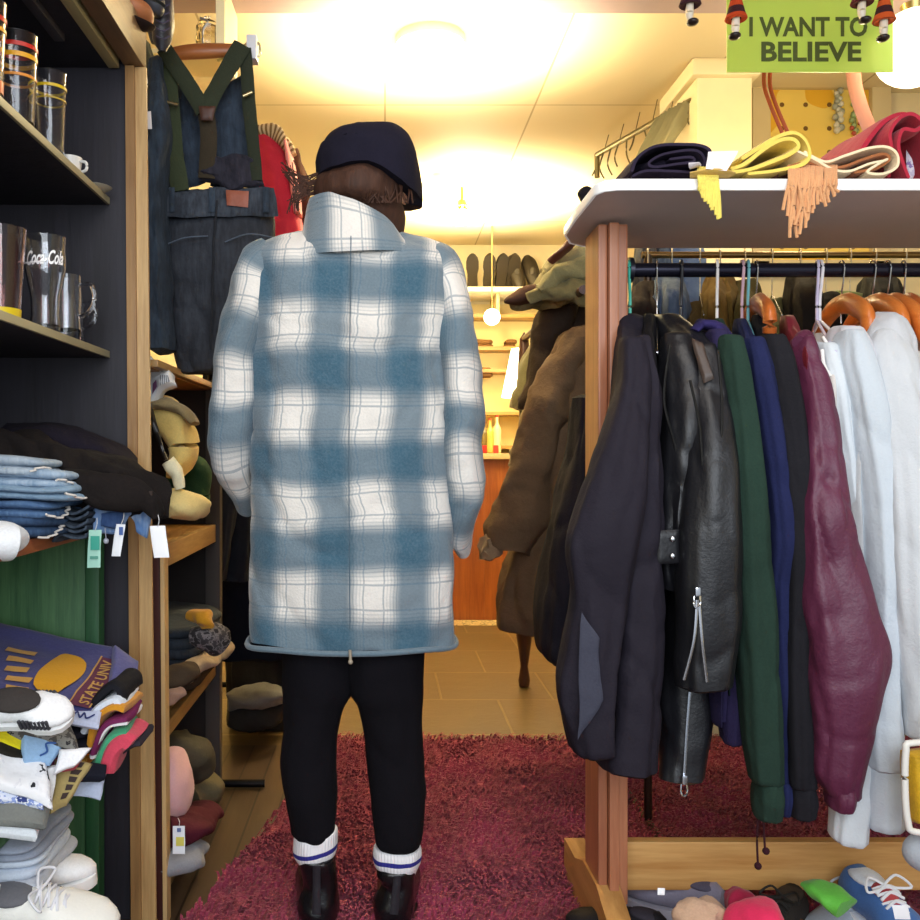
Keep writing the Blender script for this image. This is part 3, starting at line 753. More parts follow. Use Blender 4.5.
# dark edges pleats + light denim shorts hanging over
d = 1.58
m = M()
for k in range(5):
    m.ribbon([(X(50+k*3, d), Z(508+k*8, d)), (X(70, d), Z(505+k*7, d)), (X(84, d), Z(512+k*6, d)), (X(98-k, d), Z(506+k*7, d)), (X(101-k*2, d), Z(503+k*7, d))], d-.06+.004*k, d+.08, .007, seed=k)
tag(m.obj('folded_jeans', wool_denim('#1e2a3a', '#6a7888')), 'dark navy jeans with pale zigzag hems between the blue stack and the black pair', 'jeans')
t = thing('denim_shorts', 'pale blue denim shorts dangling below the big black jeans', 'shorts', P(115, 545, 1.57))
m = M(); m.sheet(P(96, 503, 1.56), P(133, 503, 1.57), P(124, 530, 1.57), P(97, 528, 1.56), .012, seed=5, nz=(.008, 16)); m.sheet(P(126, 505, 1.58), P(152, 512, 1.58), P(146, 538, 1.58), P(134, 533, 1.58), .01, seed=9, nz=(.008, 16)); m.obj('body', wool_denim('#5d7fb0', '#c9d4e0'), t)
m = M(); m.sheet(P(102, 512, 1.545), P(122, 511, 1.555), P(122, 529, 1.555), P(104, 526, 1.545), .004, seed=3, nz=(.006, 16)); m.obj('patch', wool_denim('#26406c', '#4c6a98'), t)
def tagcard(px, py, w, h, d, mat, lab, tilt=0, stringto=None, extra=None):
    t = thing('price_tag', lab, 'price tag', P(px, py+h, d))
    c = P(px, py, d); s = d/F
    m = M(); A = (px, py); dx = tilt
    m.sheet(P(px-w/2, py, d), P(px+w/2, py, d), P(px+w/2+dx, py+h, d-.004), P(px-w/2+dx, py+h, d-.004), .0015, 8, 8, nz=(.001, 20)); m.obj('card', mat, t)
    if stringto: m2 = M(); m2.tube([P(px, py+1, d), P((px+stringto[0])/2+1, (py+stringto[1])/2, d-.004), P(*stringto, d+.006)], .0008, 5); m2.obj('string', plain('#dddddd', .6), t)
    if extra:
        for (a, b, ww, hh, cc) in extra:
            m3 = M(); m3.sheet(P(px+a-ww/2, py+b, d-.004), P(px+a+ww/2, py+b, d-.004), P(px+a+ww/2, py+b+hh, d-.006), P(px+a-ww/2, py+b+hh, d-.006), .001, 4, 4, nz=(0, 1)); m3.obj('print', plain(cc, .6), t)
    return t
tagcard(95, 530, 13, 38, 1.52, plain('#a5d6c4', .5), 'teal green price tag hanging under the folded jeans', -1, (97, 518), ((0, 6, 9, 14, '#2f9a86'), (-1, 26, 8, 3, '#4f8f80')))
tagcard(121, 524, 9, 32, 1.53, plain('#eceef4', .5), 'slim white tag hanging slanted under the pale denim shorts', -5, (124, 512), ((0, 3, 4, 8, '#3b5a9a'),))
tagcard(158, 526, 15, 32, 1.54, plain('#f4f4f8', .5), 'large blank white tag hanging from the end of the big black jeans', 4, (158, 515))
m = M(); m.tube([P(105, 528, 1.54), P(106, 538, 1.54)], .0008, 5); m.ball(P(106, 541, 1.54), .005, 12)
tag(m.obj('bead_charm', plain('#b9bcc8', .3)), 'tiny silver bead hanging between the teal tag and the slim white tag', 'charm')

# ---- t-shirt pile in the cabinet ----
d = 1.58
t = thing('printed_tshirt', 'navy purple t-shirt with a yellow college print, top of the shirt pile', 't-shirt', P(70, 740, d), 't-shirts in the big pile')
navy = cloth('#4a4a80', .95, .25, .6)
m = M(); m.sheet(P(-20, 625, 1.74), P(122, 652, 1.78), P(96, 722, 1.54), P(-20, 712, 1.46), .035, 40, 26, nz=(.006, 8), seed=2); sh = m
m.obj('body', navy, t)
m = M(); m.sheet(P(112, 645, 1.74), P(139, 664, 1.72), P(128, 688, 1.60), P(98, 726, 1.54), .03, 20, 20, nz=(.005, 9), seed=4); m.obj('sleeve', cloth('#615f92', .95, .25, .6), t)
def decal(mm, poly, off=.0035, res=1):
    """poly in (u,v) on the shirt sheet"""
    V = [sh.frn(u, v, off) for u, v in poly]; mm.add(V, [list(range(len(V)))])
yel = cloth('#d99c12', .9, .1, .2); tan_ = cloth('#c99a50', .9, .1, .2); wine = cloth('#6a3a50', .9, .1, .2)
def grid_decal(mm, u0, u1, v0, v1, cut=0, off=.004, sk=0):
    nu, nv = 10, 8; V = []; Fc = []
    for i in range(nv+1):
        for j in range(nu+1):
            a, b = j/nu, i/nv
            x, y = a*2-1, b*2-1
            if cut: # rounded corners
                sx = (1-.25*abs(y)**3); sy = (1-.3*abs(x)**3); x *= sx; y *= sy
            V.append(sh.frn(u0+(x+1)/2*(u1-u0)+sk*(b-.5), v0+(y+1)/2*(v1-v0), off))
    for i in range(nv):
        for j in range(nu): k = i*(nu+1)+j; Fc.append([k, k+nu+1, k+nu+2, k+1])
    mm.add(V, Fc)
m = M(); grid_decal(m, .46, .75, .28, .86, 1, sk=-.12); m.obj('yellow_print', yel, t)
m = M()
for k in range(5): grid_decal(m, .2+.012*(k % 2), .41-.02*(k % 3), .36+k*.115, .42+k*.115, sk=-.02)
m.obj('striped_print', tan_, t)
m = M(); grid_decal(m, .80, .985, .26, .98, 0, .004, -.16); m.obj('wine_band', wine, t)
m = M(); grid_decal(m, .79, .802, .26, .98, 0, .006, -.16); grid_decal(m, .975, .99, .26, .98, 0, .006, -.16)
v, f = textmesh('STATE UNIV', 1, bold=.02); mx = max(a.x for a in v); mn = min(a.x for a in v)
V = []
for a in v:
    w = (a.x-mn)/(mx-mn); hgt = a.y
    V.append(sh.frn(.955-.10*hgt*1.3 - .16*((.95-w*.62)-.5), .95-w*.64, .006))
m.add(V, f); m.obj('lettering', tan_, t, smooth=False)
# other shirts: stacked layers below
pile = [ # x0,x1,y,th,d,mat,label
    (-60, 104, 742, 22, 1.60, cloth('#20202a'), 'black t-shirt folded right under the navy printed one'),
    (-60, 100, 762, 22, 1.60, stripes('#6f2a5a', '#dba23a', .05, .5), 'purple and gold striped t-shirt in the middle of the shirt pile'),
    (-60, 84, 784, 24, 1.60, cloth('#3a9a72'), 'sea green t-shirt in the lower half of the shirt pile'),
    (-60, 62, 806, 22, 1.58, cloth('#caa66a'), 'tan t-shirt low in the shirt pile'),
    (-60, 46, 826, 20, 1.58, cloth('#8c8a80'), 'khaki grey t-shirt at the bottom of the shirt pile')]
for i, (x0, x1, y, th, dd, mt, lab) in enumerate(pile):
    s = dd/F; m = M(); m.slab((X((x0+x1)/2, dd), dd+.03, Z(y, dd)), ((x1-x0)*s, .26, (th+4)*s), rz=.05*(-1)**i, layers=2, seed=30+i, nz=.008)
    tag(m.obj('folded_tshirt', mt), lab, 't-shirt', 't-shirts in the big pile')
# drooping folded ends seen at the right
ends = [
    ([(108, 700), (118, 688), (128, 680), (135, 684), (136, 694)], 1.60, 8, '#1c1c22', 'black shirt end poking out at the top right of the shirt pile'),
    ([(98, 724), (108, 706), (118, 697), (128, 694), (131, 702)], 1.58, 8, '#dfe7f2', 'pale blue white shirt end curling out under the black one'),
    ([(100, 742), (106, 722), (115, 710), (128, 704), (138, 706)], 1.57, 7, '#d8932a', 'mustard orange shirt end curling out of the pile'),
    ([(104, 748), (112, 726), (122, 716), (138, 712)], 1.565, 6, '#7a2c5a', 'plum shirt end below the mustard one'),
    ([(102, 752), (108, 736), (118, 722), (128, 718), (138, 716)], 1.56, 6, '#f4f0f2', 'white shirt end below the plum one'),
    ([(106, 760), (114, 742), (122, 732), (134, 730)], 1.555, 8, '#4aa87c', 'mint green shirt end curling over the coral one'),
    ([(112, 768), (118, 752), (126, 742), (134, 738), (140, 742)], 1.55, 15, '#d84a60', 'coral pink shirt end at the right of the shirt pile'),
    ([(126, 750), (138, 742), (147, 740)], 1.57, 7, '#3a3640', 'dark grey shirt end jutting out past the oak post')]
for i, (pts, dd, th, c, lab) in enumerate(ends):
    s = dd/F; m = M(); m.ribbon([(X(a-6, dd), Z(b, dd)) for a, b in pts], dd-.05+.005*i, dd+.07, th*s*1.15, seed=i+3, nz=(.004, 12))
    tag(m.obj('folded_tshirt', cloth(c)), lab, 't-shirt', 't-shirts in the big pile')
# printed white label shirt with script
t = thing('printed_tshirt', 'white folded shirt with a small blue script label below the navy one', 't-shirt', P(83, 728, 1.5), 't-shirts in the big pile')
m = M(); m.sheet(P(66, 712, 1.53), P(102, 711, 1.53), P(98, 728, 1.50), P(68, 722, 1.50), .012, nz=(.002, 9)); m.obj('body', cloth('#c8d0ea'), t); q = m


m = M(); m.tube([q.frn(.2, .6, .003), q.frn(.35, .3, .003), q.frn(.42, .7, .003), q.frn(.55, .35, .003), q.frn(.62, .72, .003), q.frn(.85, .45, .003)], .0014, 6, 24); m.obj('script', plain('#2f3b78', .6), t)
front = [ # corner px patches: A B C D depths + colour
    ((0, 716), (76, 722), (82, 748), (0, 742), 1.46, 1.42, camo(['#4a4644', '#7d7a74', '#2f2c2e', '#9a968c'], 40), 'grey camouflage print shirt under the white canvas shoe'),
    ((-10, 716), (22, 736), (24, 752), (-10, 738), 1.42, 1.40, cloth('#e8d820'), 'bright yellow shirt edge at the left of the shirt pile'),
    ((-10, 738), (22, 752), (22, 762), (-10, 752), 1.41, 1.39, cloth('#28241e'), 'black shirt edge under the bright yellow one'),
    ((22, 734), (64, 742), (50, 768), (24, 764), 1.43, 1.40, cloth('#9cc0e6'), 'light blue shirt with a blue drawing in the shirt pile'),
    ((58, 748), (92, 746), (70, 766), (48, 776), 1.43, 1.41, cloth('#f6f6fa'), 'white shirt sleeve draped across the light blue shirt'),
    ((-10, 752), (46, 762), (50, 806), (-10, 782), 1.40, 1.36, camo(['#f2f2f6', '#f4f4f8', '#e9e9ef', '#23232a'], 30, 'print'), 'white shirt with scattered black print at the front of the shirt pile'),
    ((44, 770), (60, 766), (50, 812), (38, 806), 1.42, 1.39, cloth('#f4f4f4'), 'plain white shirt side hanging beside the tan shirt'),
    ((56, 762), (92, 764), (64, 808), (48, 814), 1.47, 1.42, cloth('#b39f68'), 'tan khaki shirt hanging with a row of dark patches'),
    ((56, 758), (84, 760), (80, 768), (58, 772), 1.45, 1.43, cloth('#c83a4a'), 'red shirt edge above the tan khaki shirt'),
    ((86, 762), (102, 766), (102, 782), (82, 780), 1.50, 1.47, cloth('#181a26'), 'black shirt knot at the right underside of the shirt pile'),
    ((84, 784), (108, 768), (98, 802), (70, 796), 1.52, 1.49, cloth('#b9c2da'), 'pale lavender shirt tail hanging lowest at the right of the pile'),
    ((-10, 778), (40, 796), (42, 808), (-10, 800), 1.38, 1.36, camo(['#dfe4f4', '#8ea0d8', '#f0f2fa', '#3c4a8a'], 60, 'print'), 'blue and white patterned shirt at the lower left of the shirt pile'),
    ((-10, 798), (46, 806), (46, 826), (-10, 826), 1.38, 1.35, cloth('#7a7c78'), 'grey shirt folded low at the left of the shirt pile'),
    ((-10, 824), (44, 824), (40, 834), (-10, 832), 1.38, 1.36, cloth('#eef2f8'), 'white and blue shirt edge at the very bottom left of the pile')]
for i, (a, b, c, e, d0, d1, mt, lab) in enumerate(front):
    m = M(); m.sheet(P(*a, d0), P(*b, d0+.02), P(*c, d1+.02), P(*e, d1), .02, 20, 14, nz=(.006, 12), seed=40+i)
    t = thing('folded_tshirt', lab, 't-shirt', P((a[0]+c[0])/2, c[1], d1), 't-shirts in the big pile')
    m.obj('body', mt, t); q = m
    if 'dark patches' in lab:
        mm = M()
        for k in range(5): u = .62+.06*math.sin(k); w = .12+.17*k; mm.add([q.frn(u-.15, w-.05, .002), q.frn(u+.15, w-.05, .002), q.frn(u+.13, w+.07, .002), q.frn(u-.15, w+.07, .002)], [[0, 1, 2, 3]])
        mm.obj('print', plain('#3c2c28', .8), t)
    if 'blue drawing' in lab:
        mm = M(); mm.tube([q.frn(.8, .2, .003), q.frn(.6, .3, .003), q.frn(.7, .6, .003), q.frn(.55, .8, .003)], .0016, 6, 24); mm.obj('print', plain('#3a62a8', .8), t)
# canvas shoe print-sided on top
shoe('canvas_shoe', 'white canvas slip-on with black hatched sides lying on the shirt pile', 'shoe', 'shoes in the green cabinet', P(-10, 716, 1.38), .125, yaw=.12, pitch=.06, roll=.72, up='#f4f4f6', sole='#fbfbfb', lace=None, lining='#3f3a38', cw=.5, side='#3d3d44', op=1.9, ns=8)
# grey sweatshirts below
for i, (y, th, c, x1, lab) in enumerate(((846, 14, '#8f97a8', 44, 'grey lilac sweatshirt, top of the lower folded stack'), (864, 18, '#c3cddc', 46, 'pale blue grey sweatshirt under the grey lilac one'), (884, 20, '#b8bcc6', 48, 'light grey sweatshirt behind the big white sneaker'))):
    dd = 1.45; s = dd/F; m = M(); m.slab((X((x1-80)/2, dd), dd+.06, Z(y+th/2, dd)), ((x1+80)*s, .2, (th+3)*s), layers=2, seed=70+i, nz=.008)
    tag(m.obj('folded_sweatshirt', cloth(c)), lab, 'sweatshirt', 'sweatshirts in the lower cabinet')
m = M(); m.slab((-.74, 1.5, .06), (.3, .34, .19), layers=5, seed=77)
tag(m.obj('folded_sweatshirt', cloth('#9aa0a8')), 'bulky grey bundle at the cabinet bottom under the white sneakers', 'sweatshirt', 'sweatshirts in the lower cabinet')
shoe('sneaker', 'large chunky white leather sneaker with grey lace holes at the bottom left corner', 'shoe', 'shoes in the green cabinet', P(-16, 930, 1.42), .208, yaw=.12, pitch=.08, roll=.35, up='#f2f1ec', sole='#faf8f0', lace='#e8e8ee', lining='#6a6a70', cw=.42, mats=leather('#dedcd4', .5) if False else cloth('#f1efe8', .6, .05, .3), side='#3a3a42')
shoe('sneaker', 'second white sneaker tucked behind the large chunky one', 'shoe', 'shoes in the green cabinet', P(-28, 905, 1.5), .2, yaw=.25, pitch=-.08, up='#eeeef0', sole='#ffffff', lace='#c8ccd8', lining='#2a2a30', cw=.42)
# boot soles on the top of the unit
t = thing('leather_boot', 'tan leather boot lying on top of the black shelving unit', 'boot', P(128, 28, 1.8))
m = M(); m.sweep([(*P(112, 2, 1.8), .02, .015), (*P(122, 6, 1.82), .035, .024), (*P(136, 14, 1.84), .038, .026), (*P(144, 22, 1.86), .025, .018), (*P(147, 26, 1.87), .008, .008)], 20, 24, up=(0, 0, 1)); m.obj('upper', leather('#8a5432', .5), t)
m = M(); m.sweep([(*P(108, 8, 1.78), .02, .004), (*P(124, 20, 1.81), .034, .005), (*P(140, 28, 1.84), .036, .005), (*P(150, 30, 1.87), .012, .004)], 16, 24); m.obj('sole', plain('#2a1a18', .7), t)
m = M(); m.sweep([(*P(138, -6, 1.95), .03, .03), (*P(152, 4, 1.95), .03, .03), (*P(150, 14, 1.95), .015, .02)], 18, 20, nz=(.003, 12))
tag(m.obj('leather_boot', leather('#2c3038', .5)), 'dark blue grey boot shaft behind the tan boot', 'boot')

# ---------- second low unit (oak) ----------
U0, U1 = 1.92, 2.62
ux = -.487
t = thing('oak_shelving', 'low dark wood shelving with oak fronted shelves behind the black unit', 'shelving unit', (-.68, 2.25, 0))
post(147, 160, 151, 163, Z(545, U0), U0, .03, darkred, t, 'front_post')
post(160, 164, 163, 167, Z(545, U0), U0-.005, .035, wood('#b08a58', '#d4b480', 'z'), t, 'pale_edge')
m = M(); m.box(LX+.01, LX+.03, U0, U1, 0.03, 1.22, 0); m.obj('back_panel', darkred, t)
m = M(); m.box(LX+.03, ux-.03, U1-.02, U1, 0.03, 1.22, .001); m.obj('end_panel', plain('#1c1212', .7), t)
m = M(); m.box(ux-.03, ux+.012, U1-.03, U1+.01, 0, 1.215, .003); m.obj('rear_post', plain('#4a4442', .6), t)
for i, (z, th) in enumerate(((Z(366, 2.0), .016), (Z(545, 2.05), .05), (Z(728, 2.0), .035), (.07, .03))):
    zz = {0: 1.205, 1: .80, 2: .40, 3: .05}[i]
    m = M(); m.box(LX+.03, ux-.02, U0+.01, U1-.02, zz-.018, zz, .001); s = m.obj('shelf', wood('#8a6030', '#b98c4c', 'y'), t)
    m = M(); m.box(ux-.02, ux, U0+.01, U1-.02, zz-th, zz, .003); m.obj('shelf_front', oakx if i < 2 else wood('#5c3e22', '#94703c', 'y'), s)
# contents
t = thing('plastic_bag', 'white plastic bag with grey print and a purple mark on the oak unit top compartment', 'bag', P(160, 412, 2.05))
m = M(); m.sheet(P(140, 346, 2.08), P(166, 372, 2.05), P(181, 386, 2.04), P(147, 412, 2.03), .04, 24, 24, nz=(.012, 14), seed=3); m.obj('body', plain('#eef0f2', .35, bump=.3), t); q = m
m = M()
for k in range(5):
    m.add([q.frn(.62+.07*k, .62, .002), q.frn(.66+.07*k, .6, .002), q.frn(.66+.07*k, .95, .002), q.frn(.62+.07*k, .97, .002)], [[0, 1, 2, 3]])
m.obj('grey_print', plain('#8a8c92', .6), t)
m = M(); m.add([q.frn(.2, .75, .003), q.frn(.45, .7, .003), q.frn(.45, .88, .003), q.frn(.25, .92, .003)], [[0, 1, 2, 3]]); m.obj('purple_mark', plain('#8a5c86', .6), t)
def lump(name, lab, cat_, pts, mt, seed=0, pw=2.2, nz=(.008, 12), group=None, n=28, fold=(.06, 3)):
    mm = M(); mm.sweep(pts, n, 36, nz=nz, seed=seed, pw=pw, fold=fold); return tag(mm.obj(name, mt), lab, cat_, group)
lump('stuffed_cloth', 'pale yellow bulky sweater stuffed between the oak shelves', 'sweater', [(*P(150, 412, 2.12), .05, .025), (*P(170, 418, 2.12), .06, .04), (*P(184, 440, 2.12), .05, .035), (*P(178, 462, 2.12), .04, .03), (*P(172, 478, 2.12), .02, .02)], cloth('#e0c274', .9, .2, .6), 2)
lump('stuffed_cloth', 'grey brown cloth draped over the pale yellow sweater', 'cloth', [(*P(148, 402, 2.08), .05, .014), (*P(168, 404, 2.08), .06, .018), (*P(186, 414, 2.08), .05, .014), (*P(193, 424, 2.08), .03, .008)], cloth('#8d7c58', .9, .2, .6), 6)
lump('stuffed_cloth', 'dark green knit bundle at the back of the oak shelf', 'sweater', [(*P(170, 470, 2.3), .05, .05), (*P(188, 478, 2.3), .05, .06), (*P(190, 505, 2.3), .04, .04)], cloth('#20402a'), 9)
lump('stuffed_cloth', 'cream bundle lying lowest on the middle oak shelf', 'sweater', [(*P(162, 512, 2.02), .03, .02), (*P(180, 506, 2.05), .05, .035), (*P(196, 508, 2.1), .04, .025), (*P(204, 512, 2.1), .02, .012)], cloth('#e6cf8c', .9, .2, .5), 12)
lump('stuffed_cloth', 'thin white cuff hanging down between the yellow sweater and cream bundle', 'sweater', [(*P(166, 462, 2.02), .016, .014), (*P(176, 474, 2.02), .016, .014), (*P(182, 490, 2.02), .012, .01)], cloth('#efe6c0'), 14)
m = M(); m.sweep([(*P(150, 402, 1.98), .004, .004), (*P(156, 430, 1.98), .005, .005), (*P(166, 460, 1.98), .005, .005)], 8, 30, fold=(.3, 2)); tag(m.obj('bead_string', plain('#1c1612', .4)), 'dark beaded string hanging beside the yellow sweater', 'beads')
fold2 = [(150, 214, 628, 22, '#26303c', 'dark slate jeans on the lower oak shelf'), (150, 214, 648, 20, '#1d2430', 'navy jeans under the slate pair on the lower oak shelf'), (150, 210, 668, 20, '#3d3226', 'brown trousers at the bottom of the lower oak shelf')]
for i, (a, b, y, th, c, lab) in enumerate(fold2):
    dd = 2.4; s = dd/F; mm = M(); mm.slab((X((a+b)/2-10, dd), dd+.0, Z(y+th/2-2, dd)), ((b-a+20)*s, .36, (th+2)*s), layers=2, seed=90+i, nz=.008)
    tag(mm.obj('folded_trousers', wool_denim(c, '#3c4654') if i < 2 else cloth(c)), lab, 'trousers', 'folded trousers on the lower oak shelf')
lump('folded_scarf', 'mustard scarf end poking from the slate jeans', 'scarf', [(*P(190, 612, 2.12), .02, .012), (*P(203, 615, 2.1), .03, .018), (*P(206, 624, 2.1), .02, .012)], cloth('#b07c1c'), 21)
lump('folded_scarf', 'grey knitted bundle at the right of the lower oak shelf', 'scarf', [(*P(192, 636, 2.12), .03, .02), (*P(208, 636, 2.12), .04, .035), (*P(222, 648, 2.14), .03, .025)], camo(['#3a3638', '#6c6668', '#242022'], 50), 22)
lump('rolled_cloth', 'rolled beige and grey cloth along the shelf edge', 'cloth', [(*P(184, 674, 2.15), .02, .018), (*P(205, 660, 2.3), .03, .022), (*P(222, 648, 2.5), .03, .02), (*P(227, 645, 2.54), .01, .01)], cloth('#a59078'), 23)
lump('rolled_cloth', 'dark brown roll in front of the beige roll', 'cloth', [(*P(158, 684, 2.08), .03, .025), (*P(176, 676, 2.12), .035, .025), (*P(194, 670, 2.16), .02, .018)], cloth('#4a3c2e'), 24)
lump('rolled_cloth', 'pinkish beige roll at the lowest left of the shelf', 'cloth', [(*P(158, 702, 2.02), .02, .018), (*P(170, 696, 2.04), .02, .018), (*P(181, 690, 2.06), .012, .01)], cloth('#a5806c'), 25)
lump('rolled_blanket', 'large pale pink rolled blanket in the bottom oak compartment', 'blanket', [(*P(145, 790, 2.08), .08, .07), (*P(170, 785, 2.08), .085, .085), (*P(184, 784, 2.08), .07, .07), (*P(191, 783, 2.08), .03, .035)], cloth('#e3b2b4', .9, .12, .4), 26, nz=(.005, 10), fold=(.02, 3))
lump('rolled_blanket', 'olive brown rolled blanket behind the pink one', 'blanket', [(*P(160, 752, 2.25), .08, .05), (*P(185, 752, 2.25), .08, .05), (*P(196, 768, 2.3), .05, .04)], cloth('#4c4638'), 27)
lump('rolled_blanket', 'khaki bundle behind the pink roll at the right', 'blanket', [(*P(185, 795, 2.35), .06, .05), (*P(202, 788, 2.4), .06, .05), (*P(210, 800, 2.45), .03, .04)], cloth('#6a6048'), 28)
lump('folded_cloth', 'maroon folded cloth under the pink roll', 'cloth', [(*P(160, 830, 2.0), .07, .03), (*P(182, 826, 2.05), .07, .03), (*P(204, 812, 2.25), .05, .02)], cloth('#4a1524'), 29)
lump('folded_cloth', 'grey folded cloth at the bottom of the oak compartment', 'cloth', [(*P(160, 864, 1.98), .06, .03), (*P(178, 856, 2.0), .06, .035), (*P(192, 846, 2.08), .04, .02)], cloth('#8a8a90'), 30)
tagcard(179, 826, 12, 28, 1.92, plain('#eef0f6', .5), 'white price tag with a yellow square below the pink rolled blanket', 0, (178, 818), ((1, 11, 8, 9, '#d8cc5a'), (0, 2, 4, 4, '#5a6a9a')))

# ---------- hanging overalls ----------
D = 2.15
t = thing('wooden_hanger', 'thick wooden hanger on the wall hook holding the denim overalls', 'hanger', P(200, 60, D))
m = M(); m.sweep([(*P(166, 55, D), .010, .015), (*P(190, 52, D), .014, .018), (*P(210, 51, D), .014, .018), (*P(236, 50, D), .010, .015)], 14, 20, up=(0, 0, 1)); m.obj('bar', wood('#8a4a22', '#b8703a', 'x', .35), t)
m = M(); m.tube([P(203, 46, D), P(203, 30, D), P(208, 22, D), P(200, 18, D)], .003); m.obj('hook', plain('#aaaaaa', .3, 1), t)
t = thing('metal_bracket', 'white metal rail bracket holding the hanging overalls', 'bracket', P(253, 62, D))
m = M(); q = P(250, 60, D); m.box(q.x-.006, q.x+.018, D-.02, D+.02, Z(62, D), Z(38, D), .003); m.obj('plate', plain('#e4e4ea', .35), t)
m = M(); m.tube([P(253, 42, D), P(259, 44, D), P(260, 54, D), P(256, 58, D)], .003); m.tube([P(253, 42, D), Vector((X(253, D)-.1, D+.1, Z(42, D)))], .006); m.obj('hook', plain('#d4cfae', .3, 1), t)
den1 = wool_denim('#1d2733', '#49596b'); den2 = wool_denim('#232e3c', '#46566a'); den3 = wool_denim('#23262e', '#454b55')
olive = cloth('#33382a', .9, .2, .3)
t = thing('denim_overalls', 'dark denim dungarees with olive elastic braces hanging inside out on the wall', 'overalls', P(215, 360, D))
m = M(); m.loft(rows_px([(190, 160, 276, D+.02, .03), (240, 160, 279, D+.02, .06), (300, 168, 272, D+.02, .06), (352, 172, 235, D+.02, .055), (372, 178, 228, D+.02, .04)]), 64, 60, fold=(.03, 3), nz=(.005, 12), seed=3, rnd_end=.95)
m.obj('trousers', den3, t)
m = M(); m.sheet(P(158, 190, D-.03), P(276, 188, D-.03), P(279, 215, D-.04), P(158, 218, D-.04), .012, 40, 8, nz=(.006, 12), seed=6); m.obj('waistband', wool_denim('#252a33', '#5a6472'), t); q = m
m = M(); m.sheet(P(226, 190, D-.045), P(249, 191, D-.045), P(248, 207, D-.048), P(227, 205, D-.048), .004, 8, 6, nz=(.001, 9)); m.obj('leather_patch', leather('#7a3f2a', .5), t)
m = M()
for a in (172, 212, 266):
    m = M(); m.sheet(P(a-3, 187, D-.045), P(a+3, 187, D-.045), P(a+3, 212, D-.05), P(a-3, 212, D-.05), .004, 4, 8, nz=(.001, 9)); m.obj('belt_loop', den1, t)
m = M(); m.sheet(P(215, 200, D-.045), P(217, 200, D-.045), P(212, 350, D-.055), P(210, 350, D-.055), .003, 4, 30, nz=(.003, 12)); m.obj('centre_seam', wool_denim('#14161c', '#2a2e36'), t)
for (a, b) in (((160, 240), (208, 236)), ((222, 236), (275, 238))):
    m = M(); m.tube([P(a[0]+3, a[1]+6, D-.052), P((a[0]+b[0])/2, a[1]-2, D-.058), P(b[0], b[1], D-.055)], .0018, 6, 20); m.obj('pocket_seam', wool_denim('#4a5462', '#6a7482'), t)
def strap(pts, w, par, mt=olive, dd=-.05): 
    mm = M(); mm.sweep([(*P(a, b, D+dd), w, .004) for a, b in pts], 8, 30, up=(0, 1, 0), nz=(.002, 12)); return mm.obj('brace', mt, par)
strap([(164, 48), (180, 72), (196, 98), (204, 112)], .019, t)
strap([(242, 44), (226, 72), (212, 98), (206, 112)], .021, t)
strap([(168, 60), (170, 100), (174, 150), (180, 190)], .021, t, cloth('#383f2c'), -.04)
strap([(244, 48), (248, 90), (252, 130), (256, 180)], .015, t, cloth('#2f3428'), -.04)
strap([(206, 108), (208, 130), (208, 150), (206, 178)], .020, t, cloth('#3a3226'), -.045)
m = M(); m.sheet(P(199, 106, D-.065), P(216, 106, D-.065), P(213, 120, D-.065), P(201, 120, D-.065), .008, 8, 8, nz=(.001, 9)); m.obj('leather_joiner', leather('#3c2218', .5), t)
m = M()
for (a, b, c, e) in ((163, 101, 178, 105), (243, 96, 252, 92)): m.sweep([(*P(a, b, D-.06), .003, .004), (*P(c, e, D-.06), .003, .004)], 8, 6)
m.obj('buckle', plain('#c9b98c', .3, 1), t)
m = M(); m.sheet(P(158, 98, D), P(178, 98, D), P(180, 190, D), P(148, 190, D), .02, 14, 24, nz=(.006, 12), seed=12); m.sheet(P(178, 70, D+.02), P(204, 100, D+.02), P(206, 186, D+.02), P(176, 188, D+.02), .02, 14, 24, nz=(.008, 12), seed=13); m.sheet(P(208, 100, D+.02), P(250, 70, D+.02), P(258, 190, D+.02), P(208, 188, D+.02), .02, 20, 24, nz=(.01, 12), seed=14); m.obj('bib', den2, t)
m = M(); m.sheet(P(203, 150, D-.03), P(256, 160, D-.03), P(262, 190, D-.03), P(200, 186, D-.03), .03, 14, 14, nz=(.014, 16), seed=18); m.obj('pocket_flap', wool_denim('#1c1a26', '#3c3a48'), t)
# jeans hung at left edge
t = thing('hanging_jeans', 'mid blue jeans hanging edge-on beside the oak post with a white tag', 'jeans', P(150, 350, 2.0))
m = M(); m.loft(rows_px([(55, 150, 163, 2.1, .02), (100, 146, 168, 2.1, .05), (130, 145, 170, 2.1, .07), (200, 147, 166, 2.1, .08), (300, 149, 170, 2.1, .08), (352, 150, 172, 2.1, .07)]), 40, 50, fold=(.04, 3), nz=(.005, 11), seed=22); m.obj('body', wool_denim('#222d3a', '#44566a'), t)
m = M(); m.sheet(P(145, 112, 2.0), P(151, 111, 2.0), P(152, 129, 2.0), P(147, 129, 2.0), .002, 4, 4, nz=(0, 1)); m.obj('tag', plain('#efe9ea', .6), t)
t = thing('hanging_boots', 'pair of dark lace-up boots hung by their laces above the denim overalls', 'boots', P(160, 55, 2.0))
m = M(); m.sweep([(*P(160, -20, 2.0), .03, .03), (*P(161, 0, 2.0), .028, .03), (*P(164, 22, 2.0), .026, .028), (*P(163, 42, 2.0), .02, .02), (*P(163, 52, 2.0), .008, .01)], 20, 30, nz=(.004, 12), seed=4, up=(0, 1, 0)); m.obj('upper', leather('#20202a', .4), t)
m = M(); m.sweep([(*P(148, -10, 2.05), .02, .02), (*P(152, 20, 2.05), .018, .02), (*P(155, 42, 2.05), .01, .01)], 16, 20, nz=(.004, 12), seed=5, up=(0, 1, 0)); m.obj('second_upper', leather('#282c38', .45), t)
m = M()
